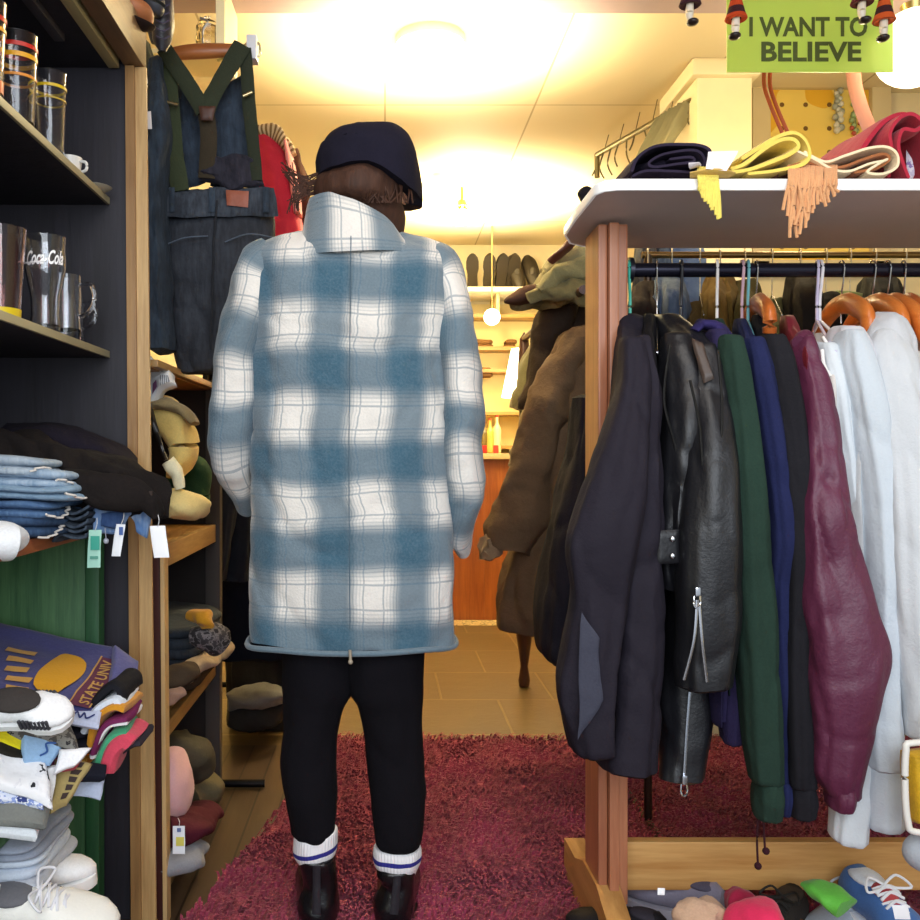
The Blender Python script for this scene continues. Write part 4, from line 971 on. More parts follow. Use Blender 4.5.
for k in range(5): m.tube([P(156, 4+k*8, 1.965), P(163, 7+k*8, 1.96), P(170, 4+k*8, 1.97)], .0018, 5, 8)
m.obj('laces', cloth('#4a4658'), t)
m = M(); m.loft(rows_px([(38, 136, 150, 2.25, .02), (60, 138, 156, 2.25, .04), (110, 142, 160, 2.25, .05), (150, 144, 160, 2.25, .04)]), 24, 24, nz=(.006, 12), seed=24)
tag(m.obj('hanging_waistcoat', cloth('#3f4238')), 'grey olive garment hanging behind the oak post near the boots', 'clothing')
m = M(); m.tube([P(144, 70, 1.98), P(146, 84, 1.98), P(143, 96, 1.98)], .004, 8); m.ball(P(144, 74, 1.98), .006, 10); tag(m.obj('white_clip', plain('#f2f0ea', .4)), 'small white plastic clip hanging by the top of the oak post', 'clip')
# shelf with glass jar high on the wall
D3 = 2.55
m = M(); m.box(LX, X(216, D3), D3, D3+.16, Z(48, D3)-.015, Z(48, D3), .002); tag(m.obj('wall_ledge', plain('#e9d9a0', .5)), 'small cream ledge high on the left wall under the glass jar', 'shelf')
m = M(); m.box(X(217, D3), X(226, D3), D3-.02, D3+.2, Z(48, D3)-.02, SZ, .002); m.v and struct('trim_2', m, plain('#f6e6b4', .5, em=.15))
t = thing('glass_jar', 'faceted glass jar on the small ledge high at left', 'jar', (X(203, D3), D3+.06, Z(48, D3)))
m = M(); zb = Z(48, D3); cx = X(203, D3); pr = [(.001, 0), (.028, 0), (.034, .012), (.031, .03), (.035, .05), (.03, .075), (.033, .085), (.03, .085), (.027, .07), (.028, .02), (.001, .01)]
m.lathe([(r, zb+h) for r, h in pr], (cx, D3+.06, 0), 12); m.obj('body', glass('#f4efe0'), t, smooth=False)
m = M(); m.lathe([(.001, zb+.085), (.032, zb+.085), (.026, zb+.1), (.006, zb+.106), (.009, zb+.116), (.001, zb+.12)], (cx, D3+.06, 0), 16); m.obj('lid', glass('#f4efe0'), t)

# ---------- clothes rail behind on the left ----------
def simple_hang(name, lab, cat_, rows, mt, seed, group=None, fold=(.05, 4), parent=None, nz=(.006, 9), base=None, n=56, rings=60):
    mm = M(); mm.loft(rows_px(rows), n, rings, fold=fold, nz=nz, seed=seed)
    o = mm.obj(name, mt, parent)
    if parent is None: tag(o, lab, cat_, group)
    return o
t = thing('clothes_rail', 'dark metal clothes rail along the left wall behind the oak shelving', 'clothes rail', (-.52, 3.0, 0))
m = M(); m.tube([(-.52, 2.66, 1.62), (-.52, 3.9, 1.62)], .012, 12, smooth=False); m.obj('bar', plain('#1c1a1c', .4, .8), t)
for y in (2.70, 3.86):
    m = M(); m.tube([(-.52, y, .02), (-.52, y, 1.62)], .012, 12, smooth=False); m.tube([(-.72, y, .015), (-.36, y, .015)], .012, 10, smooth=False); m.obj('upright', plain('#1c1a1c', .4, .8), t)
G = 'garments on the dark left wall rail'
simple_hang('hanging_trousers', 'long charcoal trousers hanging just behind the oak shelving', 'trousers', [(300, 214, 246, 2.75, .04), (380, 210, 250, 2.75, .05), (450, 214, 248, 2.75, .05), (583, 212, 226, 2.75, .04)], cloth('#30343c'), 3, G)
simple_hang('hanging_trousers', 'black navy trousers hanging right of the charcoal pair', 'trousers', [(300, 222, 262, 2.82, .04), (400, 222, 262, 2.82, .05), (584, 214, 250, 2.82, .05)], cloth('#22262f'), 5, G)
simple_hang('hanging_coat', 'very dark navy coat hanging low behind the plaid coat', 'coat', [(320, 205, 285, 3.0, .04), (420, 200, 300, 3.0, .07), (600, 200, 300, 3.0, .08), (662, 205, 298, 3.0, .07)], cloth('#121522'), 7, G)
simple_hang('hanging_coat', 'grey brown coat hanging behind the dark navy one with a light lining', 'coat', [(330, 215, 300, 3.3, .04), (450, 215, 310, 3.3, .07), (700, 225, 300, 3.3, .08), (726, 232, 284, 3.3, .05)], cloth('#2a2724'), 9, G)
lump('crumpled_shirt', 'pale grey crumpled cloth low behind the oak shelving', 'clothing', [(*P(228, 700, 3.1), .05, .03), (*P(255, 696, 3.12), .09, .035), (*P(282, 694, 3.15), .06, .025), (*P(292, 694, 3.18), .02, .01)], cloth('#77736e'), 31)
lump('crumpled_shirt', 'dark grey garment heap under the pale grey cloth', 'clothing', [(*P(228, 716, 3.12), .05, .04), (*P(256, 716, 3.14), .09, .05), (*P(280, 712, 3.18), .05, .03)], cloth('#2e2b2a'), 33)
t = thing('red_jacket', 'bright red jacket hanging beyond the denim overalls', 'jacket', P(275, 300, 2.7))
m = M(); m.loft(rows_px([(128, 256, 270, 2.7, .05), (150, 256, 285, 2.7, .08), (185, 258, 296, 2.7, .09), (222, 262, 302, 2.7, .09), (300, 262, 305, 2.7, .09)]), 48, 50, fold=(.04, 3), nz=(.006, 10), seed=6); m.obj('body', cloth('#c8283c', .7, .12, .4), t)
m = M(); m.loft(rows_px([(140, 284, 289, 2.66, .05), (160, 286, 294, 2.66, .06), (190, 290, 299, 2.66, .06), (214, 294, 302, 2.66, .05)]), 24, 30, nz=(.003, 10), seed=16); m.obj('sleeve_trim', cloth('#e88c86', .7, .12, .4), t)
lump('striped_scarf', 'brown and cream striped scarf lying over the red jacket shoulder', 'scarf', [(*P(258, 132, 2.66), .03, .02), (*P(274, 134, 2.66), .04, .02), (*P(286, 146, 2.66), .04, .02), (*P(293, 156, 2.66), .02, .012)], stripes('#7a6038', '#cdb890', .012, .5), 40)
lump('brown_garment', 'dark brown sleeve hanging at the far side of the red jacket', 'clothing', [(*P(292, 150, 2.8), .025, .02), (*P(297, 170, 2.8), .03, .025), (*P(303, 200, 2.8), .025, .025), (*P(305, 230, 2.8), .02, .02)], cloth('#4a2c20'), 41)
# ================= PERSON (seen from behind) =================
DP = 1.9; sP = DP/F
def plaid():
    m, n = base('plaid_wool'); u, v = n.uv(); o = n.obj()
    wob = n.m('MULTIPLY', n.m('SUBTRACT', n.noise(5, 2, o), .5), .012)
    def prof(c, period, phase):
        t = n.m('ABSOLUTE', n.m('SUBTRACT', n.m('FRACT', n.m('DIVIDE', n.m('ADD', n.m('ADD', c, wob), 60*period-phase+period/2), period)), .5))
        mr = n.new('ShaderNodeMapRange', interpolation_type='SMOOTHSTEP'); n.put(mr.inputs[0], t)
        mr.inputs[1].default_value = .13; mr.inputs[2].default_value = .335; mr.inputs[3].default_value = 1; mr.inputs[4].default_value = 0
        soft = mr.outputs[0]
        st = n.m('GREATER_THAN', n.m('FRACT', n.m('MULTIPLY', t, 24)), .6)
        inr = n.m('MULTIPLY', n.m('GREATER_THAN', t, .2), n.m('LESS_THAN', t, .36))
        soft2 = n.m('ADD', soft, n.m('MULTIPLY', n.m('MULTIPLY', st, inr), .22), clamp=True)
        l1 = n.m('LESS_THAN', n.m('ABSOLUTE', n.m('SUBTRACT', t, .37)), .010)
        return soft2, l1
    fu, lu = prof(u, .158, -.036); fv, lv = prof(v, .180, .628)
    a = n.m('SUBTRACT', 1, n.m('MULTIPLY', fu, .80)); b = n.m('SUBTRACT', 1, n.m('MULTIPLY', fv, .84))
    f = n.m('SUBTRACT', 1, n.m('MULTIPLY', a, b))
    c = n.mix(f, hexc('#ece6de'), hexc('#2f5a70'))
    ln = n.m('MULTIPLY', n.m('ADD', lu, lv, clamp=True), .5)
    c = n.mix(ln, c, hexc('#5a7486'))
    sp = n.noise(220, 3, o)
    c = n.mix(n.m('MULTIPLY', n.m('SUBTRACT', sp, .4), .4, clamp=True), c, hexc('#9fb0ba'))
    n.put(n.b.inputs['Base Color'], c); n.b.inputs['Roughness'].default_value = .95; n.b.inputs['Sheen Weight'].default_value = .3
    n.b.inputs['Specular IOR Level'].default_value = .1
    n.bump(n.m('ADD', n.m('MULTIPLY', n.noise(7, 3, o), 2.2), n.m('MULTIPLY', sp, .35)), .45, .012)
    return m
PL = plaid()
pers = thing('person', 'person seen from behind in a blue and cream plaid coat, beanie and black leggings', 'person', (X(356, DP), DP, 0))
skin, n = base('skin'); n.put(n.b.inputs['Base Color'], n.mix(n.m('MULTIPLY', n.noise(14, 4), .5), hexc('#e3b396'), hexc('#c98c6c'))); n.b.inputs['Roughness'].default_value = .5
n.b.inputs['Subsurface Weight'].default_value = .08
# body: one surface fused from lofts by a voxel remesh
B = M()
xc = X(352, DP)
def bl(rows, n=28, r=26, pw=2.1): B.loft(rows, n, r, (0, 3), (0, 9), pw, rnd_end=.6)
bl([(1.36, xc, 1.9, .10, .05), (1.33, xc, 1.9, .165, .075), (1.22, xc, 1.9, .16, .085), (1.05, xc, 1.9, .12, .075), (.92, xc, 1.9, .145, .08), (.80, xc, 1.9, .15, .082), (.70, xc, 1.9, .13, .075)])
HX, HZ = X(369, DP), 1.545
bl([(1.50, X(366, DP), 1.91, .052, .055), (1.42, X(362, DP), 1.9, .053, .056), (1.34, xc, 1.9, .075, .06)], 24, 14)
# head (faces +y, turned a little to the right)
HM = Matrix.Translation((HX, 1.925, HZ)) @ Matrix.Rotation(-.35, 4, 'Z') @ Matrix.Rotation(-.06, 4, 'Y')
st = len(B.v)
B.ball((0, -.01, .034), (.074, .090, .085), 32); B.ball((0, .03, -.03), (.058, .062, .075), 28)
B.ball((0, .066, -.085), (.026, .022, .018), 16)                       # chin
B.sweep([(0, .088, .03, .008, .008), (0, .104, .0, .011, .011), (0, .11, -.016, .015, .010), (0, .094, -.024, .010, .006)], 12, 12, up=(0, 1, 0))   # nose
for sg in (-1, 1):
    B.sweep([(sg*.072, .0, .02, .006, .018), (sg*.084, -.006, .01, .006, .030), (sg*.076, -.002, -.022, .005, .014)], 12, 12, up=(0, 1, 0))        # ears
    B.ball((sg*.03, .083, .018), (.015, .01, .009), 12)
B.ball((0, .092, -.05), (.024, .01, .006), 12); B.ball((0, .09, -.06), (.02, .01, .006), 12)
B.xf(HM, st)
LEG = {-1: [(648, 283, 354), (688, 284, 352), (706, 284, 343), (730, 283, 338), (765, 282, 336), (800, 286, 336), (835, 293, 335), (868, 302, 334), (905, 305, 332), (922, 306, 332)],
       1: [(648, 346, 424), (688, 349, 423), (706, 358, 422), (730, 363, 422), (765, 368, 423), (800, 372, 425), (845, 376, 420), (870, 381, 413), (905, 382, 410), (922, 383, 410)]}
for sg in (-1, 1):
    rws = [(.80, xc+sg*.07, 1.9, .085, .1)]+[(Z(y, DP), X((a+b)/2, DP), 1.9, (b-a)/2*sP-.010, (b-a)/2*sP-.008) for y, a, b in LEG[sg]]
    bl(rws, 26, 40)
    fx = X(LEG[sg][-1][1]/2+LEG[sg][-1][2]/2, DP)
    B.sweep([(fx, 1.88, .055, .026, .03), (fx+sg*.008, 1.95, .05, .028, .026), (fx+sg*.014, 2.03, .04, .03, .014), (fx+sg*.016, 2.08, .034, .02, .008)], 20, 16)
# arms with hands resting in the coat pockets
ARM = {-1: [(262, 278, 1.9), (236, 395, 1.90), (240, 470, 2.0), (262, 505, 2.10)], 1: [(434, 278, 1.9), (460, 395, 1.9), (462, 480, 1.97), (440, 522, 2.10)]}
for sg in (-1, 1):
    a = [P(*q) for q in ARM[sg]]
    B.sweep([(*(Vector((xc+sg*.14, 1.9, 1.33))), .04, .045), (*a[0], .04, .045), (*((a[0]+a[1])/2), .042, .042), (*a[1], .036, .036), (*((a[1]+a[2])/2), .034, .034), (*a[2], .026, .024), (*a[3], .022, .018)], 18, 30, up=(0, 1, 0))
    w = a[3]; d_ = (a[3]-a[2]).normalized(); sd = Vector((0, 1, 0)).cross(d_).normalized(); up_ = d_.cross(sd)
    pm = w+d_*.05
    B.sweep([(*w, .022, .016), (*(w+d_*.03), .034, .015), (*(w+d_*.075), .038, .013), (*(w+d_*.092), .034, .011)], 16, 14, up=tuple(up_))
    for k, (ln, of) in enumerate(((.062, -.028), (.074, -.010), (.070, .009), (.054, .027))):
        b0 = w+d_*.085+sd*of
        B.sweep([(*b0, .0085, .0085), (*(b0+d_*ln*.5+up_*.006), .008, .008), (*(b0+d_*ln*.85+up_*.018), .007, .007), (*(b0+d_*ln+up_*.026), .005, .005)], 10, 12)
    b0 = w+d_*.03-sd*.028
    B.sweep([(*b0, .011, .011), (*(b0+d_*.03-sd*.018+up_*.01), .010, .010), (*(b0+d_*.058-sd*.02+up_*.018), .007, .007)], 10, 12)
body = B.obj('body', skin, pers)
md = body.modifiers.new('fuse', 'REMESH'); md.mode = 'VOXEL'; md.voxel_size = .0055; md.use_smooth_shade = True
sm = body.modifiers.new('smooth', 'SMOOTH'); sm.iterations = 4; sm.factor = .5
# eyes
for sg in (-1, 1):
    m = M(); m.ball((sg*.03, .084, .018), (.011, .009, .0075), 14); m.xf(HM); m.obj('eye', plain('#2a1c14', .2), pers)

# leggings
blk = cloth('#0d0b11', .95, .3, .25, 'jersey', .12)
m = M()
for sg in (-1, 1):
    rws = [(.84, xc+sg*.07, 1.9, .08, .085), (.72, xc+sg*.07, 1.9, .085, .085)]+[(Z(y, DP), X((a+b)/2, DP), 1.9, (b-a)/2*sP+.002, (b-a)/2*sP+.006) for y, a, b in LEG[sg][:-3]]
    m.loft(rws, 48, 60, (.012, 3), (.0025, 14), 2.1, seed=sg+3, rnd_end=.9)
leg = m.obj('leggings', blk, pers)
# socks and boots
sock, n = base('rib_sock'); n.b.inputs['Base Color'].default_value = hexc('#f1eff2'); n.b.inputs['Roughness'].default_value = .9
_, v_ = n.uv(); f = n.m('LESS_THAN', n.m('ABSOLUTE', n.m('SUBTRACT', v_, 0)), .0048)
n.put(n.b.inputs['Base Color'], n.mix(f, hexc('#f1eff2'), hexc('#2a2a86'))); w_ = n.m('SINE', n.m('MULTIPLY', n.uv()[0], 900)); n.bump(w_, .3, .003)
bootm = leather('#0b0a0d', .25)
for sg, (x0, x1, yt, yb, tl, bx) in ((-1, (293, 338, 832, 856, -.18, (301, 336, 340, 297))), (1, (373, 422, 846, 866, -.02, (377, 416, 415, 372)))):
    ym = (yt+yb)/2+(4 if sg < 0 else 0); zc = Z(ym, DP)
    rws = [(Z(yt, DP)+.002, X((x0+x1)/2, DP), 1.9, (x1-x0)/2*sP-.004, .045), (Z(yt+4, DP), X((x0+x1)/2, DP), 1.9, (x1-x0)/2*sP, .05), (Z(yb-4, DP), X((x0+x1)/2, DP), 1.9, (x1-x0)/2*sP-.002, .048), (Z(yb+10, DP), X((x0+x1)/2+2, DP), 1.9, (x1-x0)/2*sP-.02, .034)]
    m = M(); m.loft(rws, 44, 24, (.01, 4), (.0015, 20), 2.1, seed=5+sg, rnd_end=.85)
    for i, q in enumerate(m.uv): m.uv[i] = [(a, b-zc) for a, b in q]
    xm_ = X((x0+x1)/2, DP)
    for p in m.v: p.z += -tl*(p.x-xm_)*-1 if False else tl*(-1)*(p.x-xm_)
    m.obj('sock', sock, pers)
    bt = bx; cx_ = X((bt[0]+bt[1])/2, DP)
    t0 = Z(yb-3, DP)
    m = M(); m.loft([(t0, cx_, 1.9, (bt[1]-bt[0])/2*sP, .05), (t0-.02, cx_, 1.9, (bt[1]-bt[0])/2*sP, .05), (.10, X((bt[0]+bt[1])/2+2, DP), 1.905, .037, .05), (.055, X((bt[2]+bt[3])/2, DP), 1.905, .044, .058), (.028, X((bt[2]+bt[3])/2, DP), 1.91, .042, .060)], 40, 30, (.015, 3), (.003, 18), 2.3, seed=9, rnd_end=.95)
    fx = X((bt[2]+bt[3])/2, DP)
    m.sweep([(fx, 1.88, .062, .040, .04), (fx+sg*.008, 1.96, .055, .044, .042), (fx+sg*.016, 2.05, .045, .047, .028), (fx+sg*.018, 2.11, .04, .036, .02), (fx+sg*.018, 2.13, .036, .015, .01)], 26, 24, up=(0, 0, 1), pw=2.4)
    b_ = m.obj('boot', bootm, pers)
    m = M(); m.box(fx-.038, fx+.038, 1.85, 1.925, .0, .03, .006); m.sweep([(fx+sg*.004, 1.9, .018, .038, .012), (fx+sg*.012, 2.0, .012, .044, .008), (fx+sg*.018, 2.1, .014, .04, .008), (fx+sg*.018, 2.135, .018, .018, .006)], 16, 16, pw=3); m.obj('sole', plain('#141214', .6), b_)
    m = M(); m.sweep([(cx_, 1.9-.051, t0-.004, .008, .002), (cx_, 1.9-.052, .12, .008, .002), (fx, 1.9-.058, .06, .009, .002)], 8, 16, up=(0, 1, 0)); m.obj('back_strip', leather('#1c1b20', .3), b_)

# coat body
rowsC = [(230, 318, 400), (234, 300, 414), (239, 280, 430), (247, 262, 444), (258, 248, 454), (275, 243, 457), (310, 247, 453), (350, 250, 449), (420, 252, 449), (500, 252, 450), (570, 250, 453), (618, 249, 455), (641, 249, 456)]
hdC = [.03, .04, .055, .08, .105, .115, .12, .12, .12, .12, .12, .12, .12]
coatrows = [(Z(y, DP), X((a+b)/2, DP), 1.9, (b-a)/2*sP, h) for (y, a, b), h in zip(rowsC, hdC)]
m = M(); m.loft(coatrows, 96, 110, (.012, 3), (.006, 6), 2.7, caps=(1, 0), seed=4, rnd_end=.7)
coat = m.obj('coat', PL, pers)
sd_ = coat.modifiers.new('thickness', 'SOLIDIFY'); sd_.thickness = .008; sd_.offset = -1
# hem facing, collar, sleeves
m = M(); zc = Z(651, DP); R = []
for k in range(17):
    pass
m = M(); m.sweep([(xc+(X(456, DP)-X(249, DP))/2*math.copysign(abs(math.cos(a))**(2/2.7), math.cos(a)), 1.9+.12*math.copysign(abs(math.sin(a))**(2/2.7), math.sin(a)), Z(640.5, DP)+.002*math.sin(5*a), .006, .006) for a in [2*PI*k/40 for k in range(41)]], 8, 80); m.uv = [[(a, .628) for a, b in q] for q in m.uv]; m.obj('hem', PL, coat)
def sleeve(pts, seed):
    mm = M(); mm.sweep([(*P((a+b)/2, y, d), (b-a)/2*d/F, hd) for y, a, b, d, hd in pts], 56, 70, up=(0, 1, 0), pw=2.2, nz=(.008, 9), seed=seed, fold=(.02, 3))
    return mm
SL = [(254, 258, 294, 1.9, .055), (264, 243, 290, 1.9, .08), (282, 232, 280, 1.9, .085), (320, 224, 270, 1.89, .085), (365, 216, 262, 1.89, .082), (410, 212, 257, 1.89, .078), (448, 211, 256, 1.90, .072), (468, 218, 256, 1.93, .062), (488, 228, 256, 1.97, .05), (503, 234, 256, 2.0, .04)]
SR = [(256, 412, 446, 1.9, .055), (266, 416, 458, 1.9, .08), (282, 425, 466, 1.9, .085), (320, 433, 472, 1.89, .085), (360, 436, 478, 1.89, .085), (410, 439, 482, 1.89, .082), (455, 441, 482, 1.88, .078), (495, 443, 479, 1.90, .07), (525, 446, 474, 1.93, .058), (546, 452, 468, 1.97, .04)]
for pts, sdd, dv in ((SL, 11, 1.335), (SR, 12, 1.33)):
    mm = sleeve(pts, sdd)
    for i, q in enumerate(mm.uv): mm.uv[i] = [(a+.03, b+dv+.03) for a, b in q]
    s_ = mm.obj('sleeve', PL, coat)
# collar: upstanding, tilting down to the right
m = M(); R = []; vs = []
prof = [(0, 1.0, 0, .000), (.25, .99, 0, 0), (.6, .96, 0, 0), (.9, .93, 0, 0), (1, .90, 0, 0), (1.02, .86, 0, 0), (.95, .83, 0, 0), (.5, .84, 0, 0), (0, .86, 0, 0)]
for h, k, _, _ in prof:
    ring = []
    for j in range(64):
        t = PI/2+2*PI*j/64; c_, s_ = math.cos(t), math.sin(t)
        bx0, bx1 = X(296, 1.85), X(418, 1.85)
        cx_ = (bx0+bx1)/2+(X(350, 1.87)-(bx0+bx1)/2)*h; rx = ((bx1-bx0)/2)*(1-h)+((X(396, 1.87)-X(304, 1.87))/2)*h
        zb = Z(246, 1.78)+.008*s_; zt = Z(190, 1.78)-.035*(c_+.35)*(1 if c_ > -.35 else 0)+(-.03 if s_ > 0 else 0)*abs(s_)
        c2 = math.copysign(abs(c_)**.8, c_); s2 = math.copysign(abs(s_)**.8, s_); p = Vector((cx_+rx*k*c2, 1.885+(.105*k)*s2*(1-.03*h), zb+(zt-zb)*h))
        p += noise.noise_vector(p*9)*.007
        ring.append(p)
    R.append(ring); vs.append(1.43+h*.09)
m.rings(R, (0, 0), vs)
m.uv = [[(a-.115, b-.037) for a, b in q] for q in m.uv]
m.obj('collar', PL, coat)
m = M(); m.sweep([(*P(351, 236, 1.78), .001, .002), (*P(349, 450, 1.765), .001, .002), (*P(350, 630, 1.76), .001, .002)], 6, 30, up=(0, 1, 0)); m.obj('back_seam', cloth('#4f6c80'), coat)
m = M(); m.tube([P(350, 650, 1.765), P(350.5, 660, 1.765)], .003, 8); m.ball(P(350.5, 662, 1.765), .005, 10); m.obj('drawcord_toggle', plain('#a89a86', .4), coat)

# hair and beanie
hair, n = base('brown_hair'); o_ = n.obj(); w_ = n.noise(1, 4, n.stretch(o_, (120, 120, 9)))
n.put(n.b.inputs['Base Color'], n.mix(w_, hexc('#22120c'), hexc('#54301c'))); n.b.inputs['Roughness'].default_value = .75; n.bump(w_, .5, .004)
m = M(); m.loft([(1.60, HX-.004, 1.90, .085, .085), (1.565, HX-.016, 1.89, .092, .104), (1.53, HX-.02, 1.885, .088, .10), (1.50, HX-.004, 1.895, .082, .075), (1.45, HX, 1.9, .065, .05)], 64, 30, (.02, 5), (.003, 16), 2.1, seed=2, rnd_end=.6, crease=0)
hr = m.obj('hair', hair, pers)
m = M(); rr = random.Random(4)
for k in range(44):
    y0 = 170+rr.uniform(-3, 14); e = rr.random()
    m.tube([P(326+rr.uniform(-3, 8), y0, 1.86), P(312+rr.uniform(-4, 4), y0+6+rr.uniform(-2, 8), 1.85), P(298+rr.uniform(-4, 4), (y0+14 if e > .5 else y0+2)+rr.uniform(-4, 8), 1.84), P(286+rr.uniform(-6, 8)+(6 if e > .5 else 0), (206 if e > .5 else 168)+rr.uniform(-8, 8), 1.85)], .0011, 5, 12)
for k in range(60):
    a = rr.uniform(322, 408)
    m.tube([P(a, 172+rr.uniform(0, 6), 1.80+abs(a-366)*.0011), P(a+rr.uniform(-6, 4), 190, 1.79+abs(a-366)*.0011), P(a+rr.uniform(-10, 6), 203, 1.81)], .0018, 5, 8)
m.obj('loose_strands', hair, hr)
bean = cloth('#1c1a28', .97, .3, .4, 'felt', .3)
m = M(); DB = 1.9
def bx_(px): return X(px, DB)
br = [(122.5, 352, 378, .03), (126, 340, 398, .06), (132, 331, 407, .085), (142, 323, 414, .104), (155, 319, 419, .114), (170, 317, 422, .116), (182, 318, 422, .114), (188, 319, 421, .112)]
R = [(Z(y+7, DB), (bx_(a)+bx_(b))/2, 1.895, (bx_(b)-bx_(a))/2, h) for y, a, b, h in br]
m.loft(R, 72, 44, (.008, 4), (.0045, 11), 2.2, caps=(1, 0), seed=8, rnd_end=.6, crease=0)
xb = bx_(370)
for p in m.v:
    k = max(0, min(1, (1.66-p.z)/.08))
    if p.z < 1.63 : p.z += -.02*((p.x-xb)/.1)*k+ (.028*k if p.y < 1.9 else 0)*(1-min(1, abs(p.x-xb)/.13))
bn = m.obj('beanie', bean, pers)
m = M(); m.ball(P(360, 128, 1.895), (.022, .022, .010), 18); m.obj('top_knot', bean, bn)
# ================= FRONT CLOTHES RACK =================
pine = wood('#8c5036', '#bb7c58', 'z', .4); pinex = wood('#b27a3e', '#dcab6a', 'x', .4); piney = wood('#a87038', '#d2a060', 'y', .4)
DB, DF = 1.85, 1.60
t = thing('clothes_rack', 'wooden clothes rack with a white curved top shelf and dark round bar', 'clothes rack', (1.0, DB, 0))
XL = X(600, DF); XR = 1.72
def rack_post(x0, x1, par):
    m = M(); w = (x1-x0)/3
    m.box(x0, x0+w*.92, 1.80, 1.92, .10, 1.462, .004); m.box(x0+w*.95, x0+w*1.95, 1.785, 1.93, .10, 1.462, .004); m.box(x0+w*1.98, x1, 1.80, 1.92, .10, 1.462, .004)
    m.obj('post', pine, par, smooth=False)
rack_post(X(585, 1.92), X(628, 1.80), t); rack_post(1.62, 1.70, t)
for x0 in (X(601, 1.85), 1.62):
    m = M(); m.prism([(1.50, 0), (1.50, .03), (1.62, .07), (1.72, .115), (1.80, .14), (1.92, .135), (2.0, .105), (2.12, .098), (2.12, 0)], x0-.022, x0+.025, 'x'); m.obj('foot', piney, t, smooth=False)
m = M(); m.box(X(628, 1.85), 1.63, 1.86, 1.885, Z(888, 1.87), Z(840, 1.87), .003); m.obj('stretcher', pinex, t, smooth=False)
# top board: curved left end
whitep = plain('#f4f0f2', .45); 
m = M(); zt, zb = Z(180, DF), Z(190, DF)
out = [(XL+.03, 1.60), (XR, 1.60), (XR, 2.05), (XL+.10, 2.05), (XL+.06, 2.035), (XL+.03, 2.0), (XL+.008, 1.94), (XL, 1.88), (XL, 1.64), (XL+.008, 1.612)]
m.prism(out, zb, zt, 'z'); tb = m.obj('top_board', plain('#d8cccc', .6), t, smooth=False)
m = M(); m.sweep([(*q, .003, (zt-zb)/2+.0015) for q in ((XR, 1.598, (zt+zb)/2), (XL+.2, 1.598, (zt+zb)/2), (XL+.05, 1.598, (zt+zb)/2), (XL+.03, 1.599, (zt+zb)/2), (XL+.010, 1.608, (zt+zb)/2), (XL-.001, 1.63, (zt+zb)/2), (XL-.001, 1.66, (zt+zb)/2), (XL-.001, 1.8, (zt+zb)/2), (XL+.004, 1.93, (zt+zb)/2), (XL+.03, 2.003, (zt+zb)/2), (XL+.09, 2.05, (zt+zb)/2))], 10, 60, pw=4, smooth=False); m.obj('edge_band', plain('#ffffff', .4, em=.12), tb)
m = M(); m.tube([(X(600, 1.85), DB, 1.38), (1.66, DB, 1.38)], .0145, 18, smooth=False); m.obj('hanging_bar', plain('#2b2a38', .25, .7), t)
m = M(); m.lathe([(.001, X(628, 1.85)), (.026, X(628, 1.85)), (.026, X(632, 1.85)), (.001, X(632, 1.85))], (0, DB, 1.38), 20, axis='x'); m.obj('bar_flange', plain('#3a3a44', .3, .8), t)

# scarves on top
ZT2 = Z(180, DF)
def X16(p): return X(p, 1.62)
def Z16(p): return Z(p, 1.62)+.001
t = thing('rolled_scarf', 'dark navy knitted scarf rolled up at the left of the white rack top', 'scarf', (X16(668), 1.7, ZT2))
m = M()
m.ribbon([(X16(a), Z16(b)) for a, b in ((632, 176), (645, 171), (670, 173), (696, 172), (706, 163), (700, 153), (684, 151), (662, 154), (648, 163), (656, 168), (678, 165), (694, 162), (690, 158), (668, 160))], 1.62, 1.9, .0085, seed=3, nz=(.004, 14))
m.ribbon([(X16(a), Z16(b)) for a, b in ((632, 176), (636, 160), (650, 148), (672, 142), (694, 142), (707, 150), (709, 162))], 1.615, 1.9, .010, seed=5, nz=(.005, 12))
m.obj('body', cloth('#2b2436', .95, .4, .9), t)
m = M(); m.ball((X16(668), 1.76, Z16(160)), (.062, .12, .022), 20); m.obj('inner_roll', cloth('#221c2c', .95, .4, .9), t)
m = M(); m.sweep([(*P(690, 166, 1.6), .01, .006), (*P(700, 164, 1.59), .008, .003)], 8, 6); m.obj('pale_thread', cloth('#c8c4cc'), t)
t = thing('white_tag', 'large blank white tag lying between the navy and yellow scarves', 'price tag', P(722, 172, 1.58))
m = M(); m.sheet(P(708, 152, 1.60), P(738, 152, 1.60), P(728, 172, 1.57), P(706, 170, 1.57), .002, 8, 6, nz=(.003, 12)); m.obj('card', plain('#f6eef2', .5), t)
t = thing('folded_scarf', 'pale yellow scarf folded in a wide loop with a hanging fringe', 'scarf', (X16(745), 1.7, ZT2))
m = M(); m.ribbon([(X16(a), Z16(b)) for a, b in ((694, 176), (715, 177), (738, 175), (760, 168), (782, 160), (793, 152), (788, 145), (774, 146), (756, 155), (740, 168), (728, 173))], 1.60, 1.9, .012, seed=7, nz=(.004, 12))
m.ribbon([(X16(a), Z16(b)) for a, b in ((738, 162), (752, 152), (770, 142), (788, 138), (800, 144), (803, 156), (795, 166), (770, 173), (745, 177))], 1.60, 1.9, .011, seed=8, nz=(.004, 12))
m.obj('body', cloth('#e9cf62', .9, .15, .5), t)
m = M(); rr = random.Random(3)
for k in range(12):
    a = 699+k*1.6+rr.uniform(-.5, .5); e = 190+k*2.6+rr.uniform(-4, 4); q = a+3*(e-176)/44
    m.tube([P(a, 168, 1.605), P(a, 176, 1.585), P(a+1, 186, 1.583), P((a+q)/2+rr.uniform(-1, 1), (186+e)/2, 1.584), P(q, e, 1.585)], .0032, 6, 16)
m.obj('fringe', cloth('#ead767', .9, .1, .3), t)
